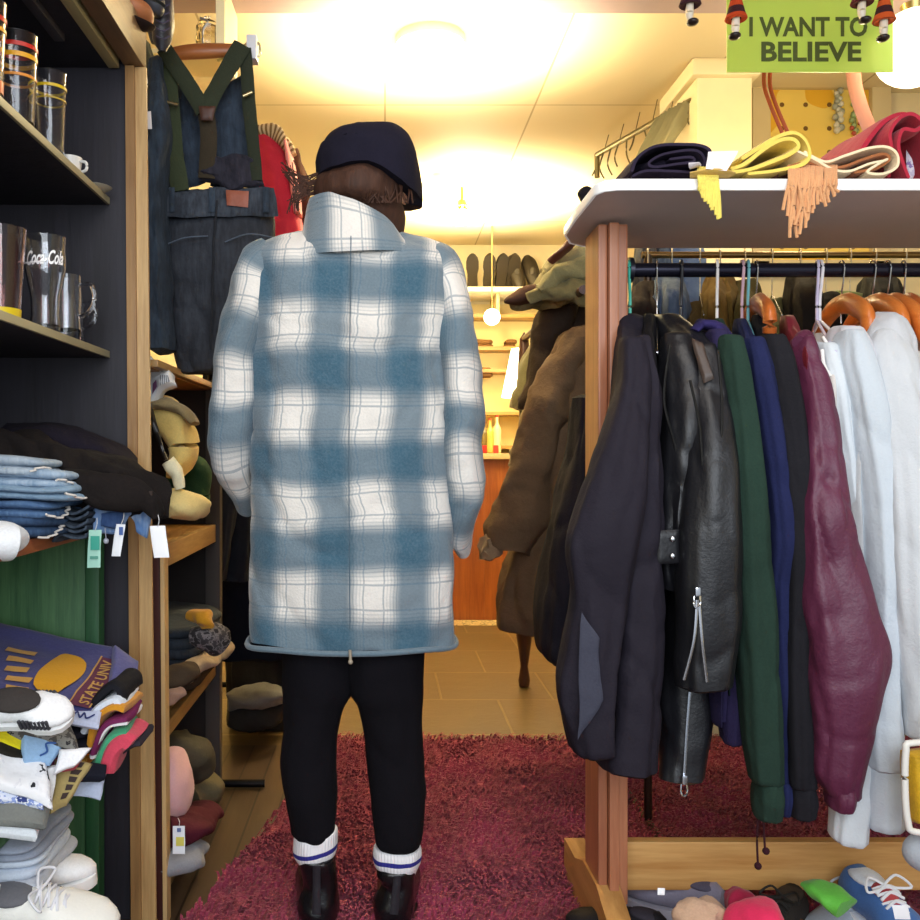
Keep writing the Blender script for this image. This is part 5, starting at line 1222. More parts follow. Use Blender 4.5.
m = M(); m.sweep([(*P(690, 176, 1.6), .02, .004), (*P(712, 173, 1.59), .02, .006), (*P(728, 176, 1.6), .02, .004)], 12, 12); m.obj('flat_end', cloth('#d9b25a', .9, .15, .5), t)
t = thing('folded_scarf', 'cream and brown striped scarf with long tan fringe spilling over the rack edge', 'scarf', (X16(838), 1.7, ZT2))
m = M(); m.ribbon([(X16(a), Z16(b)) for a, b in ((800, 157), (820, 166), (840, 160), (862, 153), (880, 152), (892, 158), (893, 170), (880, 176), (864, 174), (876, 166), (884, 163))], 1.60, 1.88, .0075, seed=17, nz=(.004, 12))
m.ribbon([(X16(a), Z16(b)) for a, b in ((790, 156), (806, 164), (826, 174), (846, 176), (866, 168), (880, 164))], 1.60, 1.88, .007, seed=18, nz=(.004, 12))
m.obj('body', cloth('#f0dcb6', .9, .12, .4), t)
m = M(); m.ribbon([(X16(a), Z16(b)) for a, b in ((775, 176), (800, 168), (822, 172), (840, 170), (858, 163), (878, 158), (885, 163), (872, 172), (852, 176))], 1.605, 1.86, .009, seed=19, nz=(.004, 12)); m.obj('brown_stripe', cloth('#a3643c', .9, .2, .4), t)
m = M()
for k in range(34):
    a = 788+k*1.45+rr.uniform(-1, 1); e = 236-abs(k-7)*1.9+rr.uniform(-9, 5) if k > 7 else 215+k*3+rr.uniform(-6, 8); e = max(e, 192); q = a-(2 if k < 20 else -2)+rr.uniform(-5, 4)
    dd = 1.583-rr.uniform(0, .006)
    m.tube([P(a, 166, 1.61), P(a+rr.uniform(-1, 1), 175, 1.588), P(a, 184, dd), P((a+q)/2+rr.uniform(-3, 3), (184+e)/2, dd), P(q, e, dd)], .0030, 6, 18)
m.obj('fringe', cloth('#d9a070', .9, .15, .3), t)
t = thing('folded_blanket', 'red fleece blanket folded over at the right end of the white rack top', 'blanket', (X16(905), 1.75, ZT2))
m = M(); m.ribbon([(X16(a), Z16(b)) for a, b in ((862, 176), (868, 158), (878, 138), (890, 118), (902, 107), (918, 104), (935, 112), (945, 140), (950, 170))], 1.66, 1.92, .015, seed=20, nz=(.005, 9))
m.ribbon([(X16(a), Z16(b)) for a, b in ((893, 177), (896, 150), (892, 132), (900, 118), (914, 113), (926, 122), (918, 128), (905, 128), (902, 142), (908, 160), (914, 177))], 1.63, 1.9, .011, seed=21, nz=(.004, 9))
m.obj('body', cloth('#b0283c', .85, .2, .6), t)
m = M(); m.sheet(P(903, 130, 1.72), P(950, 126, 1.72), P(950, 178, 1.72), P(908, 178, 1.72), .02, 14, 14); 
tag(m.obj('folded_cloth', camo(['#d8cfe2', '#f0eaf2', '#a08cc0', '#e8e0ee'], 40)), 'white lilac patterned cloth inside the fold of the red blanket', 'cloth')
m = M(); m.ribbon([(X16(a), Z16(b)) for a, b in ((866, 176), (872, 160), (882, 145), (890, 136), (893, 150), (886, 176))], 1.70, 1.93, .03, seed=22, nz=(.005, 9)); 
tag(m.obj('folded_blanket', cloth('#8a1c30', .9, .2, .5)), 'darker crimson blanket slanting behind the bright red fleece', 'blanket')

# ---------- hangers & garments ----------
def hanger(xh, d, zbar, shear, mat, hookmat, label, kind='plastic', half=.19, group='hangers on the front rack', arms=True):
    t = thing('wooden_hanger' if kind == 'wood' else 'plastic_hanger' if kind == 'plastic' else 'wire_hanger', label, 'hanger', (xh, d, zbar-.16), group)
    def Q(u, z): return Vector((xh+shear*u, d+u, z))
    rb = .019; hk = []
    for k in range(11):
        a = math.radians(-35+k*23); hk.append(Q(rb*math.cos(a)*1.0, zbar+rb*math.sin(a)))
    hk = hk[:10]+[Q(-.010, zbar-.03), Q(.0, zbar-.06), Q(0, zbar-.11)]
    r = .0032 if kind == 'plastic' else .0017
    m = M(); m.tube(hk, r, 8, 40); m.obj('hook', hookmat, t)
    zn = zbar-(.07 if kind == 'wood' else .105)
    if kind == 'wood':
        for s in (-1, 1):
            m = M(); m.sweep([(*Q(0, zn), .012, .02), (*Q(s*.05, zn-.008), .013, .022), (*Q(s*.12, zn-.04), .013, .02), (*Q(s*half, zn-.085), .012, .015), (*Q(s*(half+.01), zn-.095), .006, .008)], 14, 20, up=(0, 0, 1)); m.obj('arm', mat, t)
    else:
        m = M(); m.tube([Q(-half, zn-.085), Q(-.1, zn-.045), Q(-.02, zn-.008), Q(0, zn), Q(.02, zn-.008), Q(.1, zn-.045), Q(half, zn-.085)], r, 8, 30); m.tube([Q(-half, zn-.085), Q(0, zn-.09), Q(half, zn-.085)], r, 8, 10); m.obj('arms', mat, t)
    return t
def garment(name, label, cat_, mat, hpx, zbar=1.38, d=1.85, near=None, hem=.6, thick=.024, group=None, sleeve_mat=None, cuff=None, collar=None, shx=None, drop=0, seed=0, wid=.215, far=True, body_hd=.225, fold=.05, nz=.006, hood=False, crease=.5):
    """near: [(y,xl,xr,d,hd)] sleeve silhouette in photo pixels. returns root"""
    xh = X(hpx, d)
    if near: xs = X((near[0][1]+near[0][2])/2, near[0][3]); ds = near[0][3]; shear = (xh-xs)/(d-ds)
    else: shear = shx if shx is not None else .2
    shear = max(-.1, min(.42, shear))
    t = thing(name, label, cat_, (xh, d, hem), group)
    zn = zbar-.098-.012*((seed*37) % 5)/4-drop
    rows = [(zn+.005, xh, d, thick*.6, .045), (zn-.015, xh, d, thick*.8, .075), (zn-.05, xh, d, thick*.9, .14), (zn-.085, xh, d, thick, wid*.93), (zn-.14, xh, d, thick*1.15, wid), (zn-.3, xh, d, thick*1.3, body_hd), ((zn+hem)/2-.1, xh, d, thick*1.35, body_hd), (hem+.06, xh, d, thick*1.3, body_hd*.97), (hem, xh, d, thick*1.1, body_hd*.93)]
    m = M(); m.loft(rows, 56, 70, (fold, 4), (nz, 9), 2.6, seed=seed, shear=shear, rnd_end=.9, vz=.35, crease=crease); body_ = m.obj('body', mat, t)
    if near:
        m = M(); rw = rows_px(near); m.loft(rw, 52, 90, (fold*.8, 3), (nz*.75, 12), 2.6, seed=seed+50, rnd_end=.85, vz=.3, crease=crease); s1 = m.obj('sleeve', sleeve_mat or mat, t)
        if far:
            m = M(); x0, y0 = rw[0][1], rw[0][2]
            rf = [(z, xh+shear*(d-y0)+(x-x0)*.5+.01, 2*d-y, a, b) for z, x, y, a, b in rw]
            m.loft(rf, 30, 40, (fold*.6, 3), (nz, 10), 2.2, seed=seed+60, rnd_end=.7); m.obj('sleeve', sleeve_mat or mat, t)
        if cuff:
            y0, y1, xa, xb, dd = cuff
            m = M(); m.loft(rows_px([(y0, xa, xb, dd, .038), ((y0+y1)/2, xa-1, xb+1, dd, .04), (y1, xa+1, xb-1, dd, .034)]), 40, 14, (.03, 8), (.002, 20), 2.2, seed=seed+5, rnd_end=.9); m.obj('cuff', sleeve_mat or mat, s1)
    if collar:
        m = M(); zc = zn+.012; cw, ch = collar
        m.sweep([(xh+shear*u*.0+ (cw*math.sin(a)), d+.075*math.cos(a)*1.0, zc+ch*(.2+.3*math.cos(a)), .011, .018) for a, u in [(2*PI*k/16, 0) for k in range(17)]], 14, 48, nz=(.003, 14), seed=seed); m.obj('collar', mat, t)
    if hood:
        m = M(); m.loft([(zn+.03, xh-.0, d-.05, .012, .04), (zn+.015, xh-.002, d-.06, .026, .075), (zn-.03, xh, d-.08, .036, .10), (zn-.09, xh+.0, d-.10, .036, .10), (zn-.13, xh, d-.10, .02, .07)], 36, 26, (.05, 3), (.006, 12), 2.1, seed=seed+9, shear=shear); m.obj('hood', mat, t)
    return t
G = 'garments on the front rack'
metal = plain('#b8b8bc', .25, 1)
# 1 black nylon jacket
t = garment('black_jacket', 'matte black zip jacket with a grey sleeve patch, first on the front rack', 'jacket', cloth('#231f29', .8, .2, .5), 632, hem=.47, thick=.04, seed=1, group=G, nz=.007,
    near=[(338, 622, 642, 1.66, .03), (380, 618, 648, 1.64, .045), (430, 604, 648, 1.62, .055), (490, 582, 645, 1.60, .06), (545, 565, 640, 1.59, .06), (600, 572, 630, 1.60, .06), (650, 564, 622, 1.60, .06), (690, 557, 616, 1.60, .06), (728, 565, 615, 1.60, .058), (752, 572, 616, 1.60, .052), (758, 574, 616, 1.60, .05)])
m = M(); m.loft(rows_px([(338, 632, 648, 1.70, .05), (400, 630, 656, 1.68, .08), (500, 618, 659, 1.68, .10), (600, 604, 659, 1.68, .11), (700, 600, 658, 1.68, .11), (755, 594, 656, 1.68, .11), (770, 596, 655, 1.68, .11)]), 52, 70, (.03, 4), (.006, 9), 2.8, seed=71, rnd_end=.92); m.obj('front_panel', cloth('#231f29', .8, .2, .5), t)
m = M(); m.sheet(P(582, 612, 1.535), P(600, 640, 1.535), P(602, 700, 1.535), P(578, 740, 1.535), .004, 14, 20, nz=(.004, 12), seed=3); m.obj('grey_patch', cloth('#3d3e4c', .7, .2, .4), t)
hanger(X(630, DB), DB, 1.38, .35, plain('#4fc9b0', .35), plain('#4fc9b0', .35), 'teal green plastic hanger at the left end of the dark bar')
# 2 leather jacket
lea = leather('#101014', .42)
t = garment('leather_jacket', 'black leather biker jacket with zipped cuffs and snap tab, second on the front rack', 'jacket', lea, 664, hem=.84, thick=.04, seed=3, group=G, far=False, fold=.03, nz=.006,
    near=[(345, 694, 716, 1.68, .03), (380, 690, 726, 1.66, .045), (430, 690, 737, 1.63, .055), (500, 684, 742, 1.61, .058), (560, 682, 742, 1.60, .056), (620, 681, 740, 1.60, .054), (660, 678, 735, 1.60, .05), (690, 678, 731, 1.60, .045)])
m = M(); m.loft(rows_px([(332, 664, 694, 1.72, .04), (370, 658, 704, 1.70, .06), (430, 657, 706, 1.68, .08), (500, 657, 698, 1.68, .08), (560, 656, 690, 1.68, .08), (592, 657, 688, 1.68, .07)]), 52, 50, (.04, 3), (.006, 10), 2.3, seed=33); m.obj('front_panel', lea, t)
m = M(); m.loft(rows_px([(420, 668, 700, 1.74, .05), (560, 668, 708, 1.74, .055), (690, 663, 715, 1.72, .055), (740, 662, 712, 1.71, .052), (785, 661, 704, 1.70, .045)]), 40, 50, (.03, 3), (.005, 11), 2.3, seed=35); s2 = m.obj('lower_sleeve', lea, t)
def zipper(pts, par, w=.0026, pull=None, mt=None):
    mm = M(); mm.sweep([(*P(a, b, d_), w, .0015) for a, b, d_ in pts], 6, 20, up=(0, 1, 0)); mm.obj('zip', mt or plain('#d4d4da', .25, 1), par)
    if pull:
        mm = M(); a, b, d_ = pull; mm.box(X(a-2.5, d_), X(a+2.5, d_), d_-.006, d_, Z(b+4, d_), Z(b-5, d_), .002); mm.tube([P(a-3, b+4, d_-.003), P(a-3, b+13, d_-.005), P(a, b+16, d_-.005), P(a+3, b+13, d_-.005), P(a+3, b+4, d_-.003)], .0018, 6, 20); mm.obj('zip_pull', plain('#d9d9de', .2, 1), par)
zipper([(697, 600, 1.537), (694, 640, 1.537), (684, 680, 1.545)], t); zipper([(699, 600, 1.537), (702, 640, 1.537), (707, 682, 1.545)], t, pull=(697, 592, 1.535))
zipper([(690, 692, 1.655), (687, 730, 1.655), (684, 782, 1.655)], s2, .003, (684, 780, 1.652), plain('#cfd6e2', .25, 1))
m = M(); m.sheet(P(657, 531, 1.595), P(679, 530, 1.595), P(679, 563, 1.595), P(657, 563, 1.595), .008, 10, 10, nz=(.002, 12)); m.obj('snap_tab', lea, t)
m = M()
for y in (539, 556): m.ball(P(673, y, 1.588), (.0055, .003, .0055), 14)
m.obj('snap_button', plain('#cdd0d6', .25, 1), t)
for pts in (((670, 345), (664, 400), (676, 450), (680, 500)), ((718, 350), (722, 420), (716, 500), (712, 580)), ((690, 380), (700, 430), (704, 500))):
    m = M(); m.sweep([(*P(a, b, 1.612 if a < 685 else 1.572), .0022, .003) for a, b in pts], 6, 20, up=(0, 1, 0)); m.obj('seam', leather('#08080a', .5), t)
m = M(); m.sheet(P(692, 338, 1.64), P(704, 342, 1.635), P(714, 378, 1.605), P(704, 384, 1.61), .012, 8, 12, nz=(.003, 14)); m.obj('lighter_shoulder_patch', leather('#3c302a', .45), t)  # lighter brown patch on the leather shoulder
hanger(X(657, DB), DB, 1.38, .3, metal, metal, 'thin wire hanger just right of the teal hanger', 'wire')
hanger(X(681, DB), DB, 1.38, .2, plain('#1b1a1e', .4), plain('#26262c', .4), 'black hanger holding the leather biker jacket')
# 2b dark garment between 1 and 2
garment('black_vest', 'plain black top squeezed between the matte jacket and the leather jacket', 'top', cloth('#110f14'), 650, hem=.62, thick=.018, seed=5, group=G, shx=.3, far=False)
# purple collar jacket
t = garment('purple_jacket', 'dark purple fleece with raised collar peeking behind the leather jacket', 'jacket', cloth('#2c2648', .9, .25, .6), 700, hem=.50, thick=.02, seed=7, group=G,
    near=[(330, 708, 726, 1.70, .03), (380, 712, 738, 1.68, .045), (450, 718, 744, 1.67, .045), (560, 728, 750, 1.67, .045), (700, 722, 748, 1.68, .045), (745, 724, 740, 1.68, .035)])
m = M(); m.sweep([(*P(694, 330, 1.74), .02, .006), (*P(702, 324, 1.74), .03, .010), (*P(716, 326, 1.73), .03, .012), (*P(726, 338, 1.72), .03, .012), (*P(732, 358, 1.71), .02, .012), (*P(733, 375, 1.71), .01, .008)], 24, 24, up=(0, 0, 1), nz=(.004, 14)); m.obj('collar', cloth('#30295a', .9, .25, .6), t)
# green sweatshirt
garment('green_sweatshirt', 'dark bottle green sweatshirt with ribbed cuff, right of the leather jacket', 'sweatshirt', cloth('#24382f', .95, .25, .4), 717, hem=.55, thick=.02, seed=9, group=G, cuff=(783, 822, 757, 783, 1.62),
    near=[(336, 722, 742, 1.66, .035), (370, 722, 750, 1.64, .045), (430, 727, 757, 1.62, .05), (520, 731, 770, 1.61, .05), (600, 735, 776, 1.61, .05), (680, 740, 780, 1.61, .048), (740, 744, 782, 1.61, .045), (785, 751, 783, 1.62, .04)])
hanger(X(717, DB), DB, 1.38, .3, plain('#efe9e6', .35), plain('#efe9e6', .35), 'white plastic hanger of the bottle green sweatshirt')
t = garment('navy_sweatshirt', 'navy blue sweatshirt hanging right of the bottle green one', 'sweatshirt', cloth('#20254a', .95, .25, .4), 742, hem=.56, thick=.018, seed=11, group=G, cuff=(782, 815, 774, 790, 1.66),
    near=[(336, 744, 762, 1.68, .03), (370, 748, 774, 1.66, .045), (430, 756, 784, 1.65, .05), (500, 764, 792, 1.64, .05), (545, 768, 797, 1.64, .05), (590, 766, 788, 1.65, .045), (680, 768, 789, 1.65, .045), (784, 772, 789, 1.66, .035)])
hanger(X(742, DB), DB, 1.38, .2, plain('#d7aebc', .35), plain('#d7aebc', .35), 'pale pink plastic hanger of the navy sweatshirt')
hanger(X(748, DB), DB, 1.38, .3, plain('#78bcc4', .35), plain('#78bcc4', .35), 'light blue plastic hanger beside the pale pink one')
t = garment('black_sweatshirt', 'charcoal black sweatshirt hanging between the navy and maroon garments', 'sweatshirt', cloth('#1e1d22', .95, .3, .4), 757, hem=.55, thick=.018, seed=13, group=G, cuff=(785, 820, 790, 815, 1.64),
    near=[(334, 762, 784, 1.68, .035), (370, 766, 794, 1.66, .045), (430, 776, 803, 1.64, .05), (520, 782, 812, 1.63, .05), (620, 784, 815, 1.63, .05), (720, 786, 815, 1.63, .048), (790, 788, 815, 1.64, .04)])
m = M(); m.tube([P(758, 815, 1.70), P(757, 840, 1.70), P(758, 866, 1.70)], .0022, 6); m.ball(P(758, 866, 1.70), .007, 10); m.tube([P(763, 812, 1.70), P(765, 850, 1.70)], .0022, 6); m.ball(P(766, 851, 1.70), .007, 10); m.obj('drawcord', cloth('#3c1c24'), t)
hanger(X(756, DB), DB, 1.38, .2, wood('#a04a18', '#cf7030', 'y', .3), metal, 'brown orange wooden hanger of the charcoal sweatshirt', 'wood', half=.12)
# maroon nylon jacket
ny = cloth('#5c2640', .5, .15, .6, 'nylon', 0, .5)
t = garment('maroon_jacket', 'shiny maroon nylon jacket with baggy bent sleeve in the middle of the rack', 'jacket', cloth('#7c2430', .55, .15, .6, 'nylon', 0, .4), 790, hem=.50, thick=.022, seed=15, group=G, sleeve_mat=ny, nz=.0075, crease=1.0,
    near=[(337, 796, 808, 1.68, .03), (360, 794, 818, 1.66, .045), (400, 798, 830, 1.64, .055), (450, 801, 838, 1.62, .055), (510, 804, 850, 1.60, .06), (560, 806, 860, 1.60, .062), (610, 808, 874, 1.59, .064), (655, 811, 888, 1.59, .065), (700, 813, 880, 1.59, .062), (745, 814, 868, 1.60, .056), (782, 817, 860, 1.60, .045), (798, 827, 856, 1.60, .032)], cuff=(788, 812, 831, 854, 1.60))
m = M(); m.loft(rows_px([(345, 806, 820, 1.74, .04), (400, 812, 838, 1.72, .06), (500, 826, 860, 1.71, .07), (580, 832, 872, 1.70, .07), (645, 836, 876, 1.70, .06)]), 40, 40, (.03, 3), (.005, 10), 2.3, seed=93); m.obj('red_panel', cloth('#7e2630', .55, .15, .6, 'nylon', 0, .4), t)
m = M(); m.sweep([(*P(799, 342, 1.66), .012, .012), (*P(804, 336, 1.68), .014, .014), (*P(812, 350, 1.67), .012, .014), (*P(822, 380, 1.66), .01, .012)], 16, 20, up=(0, 1, 0), nz=(.003, 15)); m.obj('collar', ny, t)
hanger(X(817, DB), DB, 1.38, .3, plain('#d5cbe6', .35), plain('#d5cbe6', .35), 'lilac white plastic hanger of the maroon jacket')
hanger(X(820, DB), DB, 1.38, .15, plain('#f2eef2', .35), plain('#f2eef2', .35), 'white plastic hanger doubled against the lilac one')
wh = cloth('#d4dade', .95, .08, .4); 
t = garment('white_shirt', 'plain white sweatshirt whose sleeve shows below the maroon jacket', 'sweatshirt', cloth('#d6d0ca', .95, .1, .4), 822, drop=.03, hem=.5, thick=.02, seed=17, group=G, sleeve_mat=wh,
    near=[(342, 818, 834, 1.70, .03), (380, 824, 846, 1.68, .045), (450, 836, 852, 1.67, .045), (560, 850, 868, 1.67, .045), (650, 852, 880, 1.66, .045), (720, 846, 880, 1.66, .045), (780, 838, 872, 1.65, .04), (846, 831, 866, 1.64, .032)])
m = M(); m.tube([P(822, 350, 1.66), P(824, 365, 1.65), P(830, 376, 1.65)], .0035, 8, 12); m.tube([P(823, 337, 1.70), P(832, 352, 1.68), P(838, 368, 1.67)], .0028, 8, 12); m.obj('neck_rib', cloth('#f5f0ea'), t)
t = garment('white_hoodie', 'off-white hooded sweatshirt hanging right of the maroon jacket', 'hoodie', cloth('#d0d2d3', .95, .08, .4), 838, drop=.03, hem=.5, thick=.024, seed=19, group=G, sleeve_mat=cloth('#c6ced6', .95, .06, .4), hood=False, cuff=(768, 832, 870, 905, 1.62),
    near=[(330, 842, 862, 1.68, .035), (360, 840, 876, 1.66, .045), (410, 850, 886, 1.64, .05), (500, 862, 890, 1.63, .05), (580, 868, 893, 1.62, .05), (660, 868, 898, 1.62, .05), (720, 866, 902, 1.62, .048), (772, 870, 904, 1.62, .042)])
def hoodp(rows, mt, par, sd):
    m = M(); m.loft(rows_px(rows), 40, 30, (.05, 3), (.006, 13), 2.1, seed=sd, rnd_end=.5); m.obj('hood', mt, par)
hoodp([(326, 842, 858, 1.74, .03), (330, 835, 866, 1.72, .05), (350, 836, 875, 1.70, .055), (372, 846, 882, 1.68, .05), (390, 858, 882, 1.67, .03)], cloth('#cfcdd2', .95, .08, .4), t, 5)
hanger(X(841, DB), DB, 1.38, .1, wood('#b8561c', '#e0863c', 'y', .3), metal, 'orange wooden hanger above the plain white sweatshirt', 'wood', half=.13)
t = garment('grey_hoodie', 'pale grey heather hoodie with full hood right of the off-white one', 'hoodie', cloth('#c6c8cc', .95, .06, .4), 866, drop=.03, hem=.5, thick=.03, seed=21, group=G, sleeve_mat=cloth('#cbced2', .95, .06, .4),
    near=[(330, 872, 896, 1.70, .04), (360, 872, 912, 1.66, .055), (420, 878, 926, 1.63, .06), (500, 884, 935, 1.61, .065), (580, 888, 945, 1.60, .065), (650, 893, 952, 1.60, .065), (700, 902, 958, 1.60, .06), (742, 908, 958, 1.60, .05)])
hoodp([(311, 876, 892, 1.74, .03), (320, 866, 902, 1.72, .05), (340, 864, 912, 1.70, .06), (362, 872, 918, 1.68, .055), (385, 884, 916, 1.67, .03)], cloth('#caccd0', .95, .06, .4), t, 6)
hanger(X(872, DB), DB, 1.38, .1, wood('#b8561c', '#e0863c', 'y', .3), metal, 'orange wooden hanger above the off-white hoodie', 'wood', half=.14)
t = garment('cream_sweatshirt', 'cream sweatshirt at the right photo edge beyond the grey hoodie', 'sweatshirt', cloth('#d4cec4', .95, .06, .4), 893, drop=.03, hem=.5, thick=.03, seed=23, group=G,
    near=[(350, 908, 930, 1.70, .04), (400, 912, 945, 1.66, .055), (500, 922, 965, 1.64, .06), (700, 935, 985, 1.63, .06), (800, 945, 985, 1.63, .05)])
hanger(X(887, DB), DB, 1.38, .1, wood('#b8561c', '#e0863c', 'y', .3), metal, 'orange wooden hanger above the grey heather hoodie', 'wood', half=.15)
hanger(X(903, DB), DB, 1.38, .25, wood('#a8481a', '#d0702c', 'y', .3), metal, 'orange wooden hanger nearest the right photo edge with thin steel hook', 'wood', half=.16)
t = garment('beige_top', 'beige peach top at the right photo edge behind the cream sweatshirt', 'top', cloth('#d8b8a4', .95, .1, .4), 912, drop=.03, hem=.6, thick=.03, seed=25, group=G, shx=.2)

# ---------- second rail behind ----------
D2 = 2.42; ZB2 = Z(255, D2)
t = thing('brass_rail', 'thin brass clothes rail behind the front rack', 'clothes rail', (1.1, D2, 0))
m = M(); m.tube([(X(642, D2), D2, ZB2), (1.72, D2, ZB2)], .009, 14, smooth=False); m.obj('bar', plain('#8c744a', .3, 1), t)
m = M(); m.tube([(X(648, D2), D2, .0), (X(648, D2), D2, ZB2)], .011, 12, smooth=False); m.tube([(1.68, D2, .0), (1.68, D2, ZB2)], .011, 12, smooth=False); m.obj('upright', plain('#4a4038', .35, .8), t)
m = M()
for x in (X(648, D2), 1.68): m.tube([(x, D2-.2, .012), (x, D2+.25, .012)], .012, 12, smooth=False)
m.obj('foot_bar', plain('#4a4038', .35, .8), t)
G2 = 'garments on the brass rail behind'
back = [ # px, mat, label, kind
    (648, cloth('#2b2320'), 'dark brown jacket, first on the brass rail behind', 'jacket', .55),
    (672, wool_denim('#3d5270', '#6d829c'), 'slate blue denim jacket second on the brass rail behind', 'jacket', .75),
    (700, cloth('#57482a'), 'olive brown corduroy jacket on the brass rail behind', 'jacket', .5),
    (720, cloth('#6b5426'), 'mustard brown jacket on the brass rail behind the white hanger', 'jacket', .6),
    (745, cloth('#4d4420'), 'khaki jacket on the brass rail behind the blue hanger', 'jacket', .5),
    (772, camo(['#5a5a2e', '#7c7444', '#3a3a22'], 14), 'camouflage green jacket on the brass rail behind', 'jacket', .45),
    (800, cloth('#1f1a16'), 'black jacket on the brass rail behind the lilac hanger', 'jacket', .5),
    (826, cloth('#191512'), 'second black jacket on the brass rail behind the orange hangers', 'jacket', .5),
    (850, cloth('#6d7a38'), 'bright olive green jacket on the brass rail behind', 'jacket', .6),
    (875, cloth('#1e1d1c'), 'black coat on the brass rail behind the white hoodie', 'coat', .5),
    (905, cloth('#5f7c42'), 'leaf green jacket near the right end of the brass rail behind', 'jacket', .6)]
for i, (px, mt, lab, k, hem) in enumerate(back):
    garment('hanging_'+k, lab, k, mt, px, zbar=ZB2-.03+.045*math.sin(i*2.3), d=D2, hem=hem, thick=.05, drop=-.045, shx=.35, seed=100+i, group=G2, wid=.22, far=False, nz=.010, fold=.07)
    hanger(X(px, D2), D2, ZB2, .3, metal, plain('#d8cdb0', .3, .6), 'small hook of '+['the first hanger', 'the second hanger', 'the third hanger', 'the fourth hanger', 'the fifth hanger', 'the sixth hanger', 'the seventh hanger', 'the eighth hanger', 'the ninth hanger', 'the tenth hanger', 'the last hanger'][i]+' along the brass rail behind', 'wire', group='hangers on the brass rail behind')
# denim things seen just under the top board, hung on the wall behind
D4 = 2.9
for i, (a, b, c, lab) in enumerate(((636, 654, '#3a3430', 'brown garment glimpsed between board and brass rail, leftmost'), (654, 668, '#2c3a50', 'narrow navy denim garment glimpsed under the white board'), (668, 704, '#4e6288', 'faded blue denim jacket glimpsed under the white board'))):
    m = M(); m.loft(rows_px([(225, a, b, D4, .03), (245, a, b, D4, .04), (275, a-2, b+2, D4, .05), (420, a-3, b+3, D4, .05)]), 36, 40, (.05, 4), (.006, 10), 2.3, seed=200+i); tag(m.obj('hanging_denim', wool_denim(c, '#5c6c86')), lab, 'clothing')
# navy coat left of the post
simple_hang('navy_coat', 'dark navy wool coat hanging left of the rack post', 'coat', [(395, 577, 600, 2.2, .05), (450, 570, 605, 2.2, .10), (520, 553, 606, 2.2, .12), (600, 541, 604, 2.2, .12), (650, 538, 596, 2.2, .12), (664, 545, 590, 2.2, .10)], cloth('#1a1822', .9, .2, .5), 44)

# ---------- middle rack with jackets ----------
t = thing('coat_rack', 'dark wooden coat rack in the middle of the shop carrying brown jackets', 'coat rack', (.60, 3.3, 0))
dk = wood('#2c1410', '#4e241a', 'z', .35)
xr = .60
m = M(); m.tube([(xr, 2.72, 1.50), (xr, 3.92, 1.50)], .014, 12, smooth=False); m.obj('bar', dk, t)
for y in (2.74, 3.88):
    m = M(); m.lathe([(.001, 0), (.022, .004), (.026, .03), (.016, .09), (.034, .22), (.04, .32), (.022, .4), (.022, 1.2), (.03, 1.35), (.02, 1.5), (.001, 1.53)], (xr if y > 3 else xr+.1, y, 0), 20); m.obj('post', dk, t)
G3 = 'jackets on the middle coat rack'
browns = camo(['#4b4034', '#54483a', '#463c32', '#5a4c3c'], 3, 'waxed')
def wide_jacket(lab, d, body, slv, mt, seed, cuffm=None, name='jacket'):
    t = thing(name, lab, 'jacket', P((body[-1][1]+body[-1][2])/2, body[-1][0], d), G3)
    m = M(); m.loft(rows_px([(y, a, b, d, h) for y, a, b, h in body]), 60, 60, (.03, 4), (.012, 7), 2.4, seed=seed); m.obj('body', mt, t)
    m = M(); m.sweep([(*P((a+b)/2, y, d-.06), (b-a)/2*d/F, .065) for y, a, b in slv], 40, 50, up=(0, 1, 0), nz=(.014, 9), seed=seed+1, fold=(.03, 3)); s = m.obj('sleeve', mt, t)
    if cuffm:
        y, a, b = slv[-1]; q = P((a+b)/2, y+1, d-.07); m = M(); m.ball(q, ((b-a)/2*d/F*1.05, .06, .03), 20); m.xf(Matrix.Identity(4)); m.obj('cuff', cuffm, s)
    return t
wide_jacket('brown waxed jacket with a fur cuff, nearest on the middle coat rack', 2.78, [(322, 572, 600, .04), (336, 556, 640, .08), (400, 540, 650, .12), (500, 524, 655, .13), (560, 506, 655, .13), (620, 496, 650, .12), (634, 497, 640, .10)],
    [(338, 560, 588), (380, 538, 578), (430, 518, 566), (480, 503, 558), (520, 492, 550), (548, 488, 534)], cloth('#67533f', .8, .2, 1.0), 60)
m = M(); m.ball(P(491, 548, 2.7), (.035, .04, .035), 20)
for v in m.v: v += noise.noise_vector(v*60)*.02
tag(m.obj('fur_cuff', cloth('#9a8468', .9, .3)), 'pale fur cuff at the end of the brown jacket sleeve', 'cuff')
t = wide_jacket('very dark brown jacket behind the waxed one on the middle coat rack', 3.05, [(296, 560, 585, .03), (310, 548, 590, .07), (340, 535, 600, .1), (400, 528, 600, .1), (500, 525, 600, .1)],
    [(300, 556, 580), (325, 536, 570), (355, 528, 560), (390, 522, 548), (410, 522, 545)], cloth('#33271f', .85, .3, 1.0), 63)
t = wide_jacket('olive tan jacket third on the middle coat rack, cuff hanging low', 3.3, [(316, 556, 590, .05), (360, 540, 600, .08), (450, 520, 600, .1), (540, 515, 600, .1)],
    [(330, 552, 576), (380, 535, 560), (420, 520, 545), (450, 512, 535), (470, 508, 524)], cloth('#7c6a44', .85, .2, 1.0), 66)
t = wide_jacket('grey green fuzzy jacket fourth on the middle coat rack', 3.55, [(320, 545, 590, .05), (380, 525, 600, .08), (470, 520, 600, .1)],
    [(330, 540, 560), (355, 524, 548), (385, 516, 535), (410, 512, 528)], cloth('#6e6a4c', .95, .3, 1.0), 69)
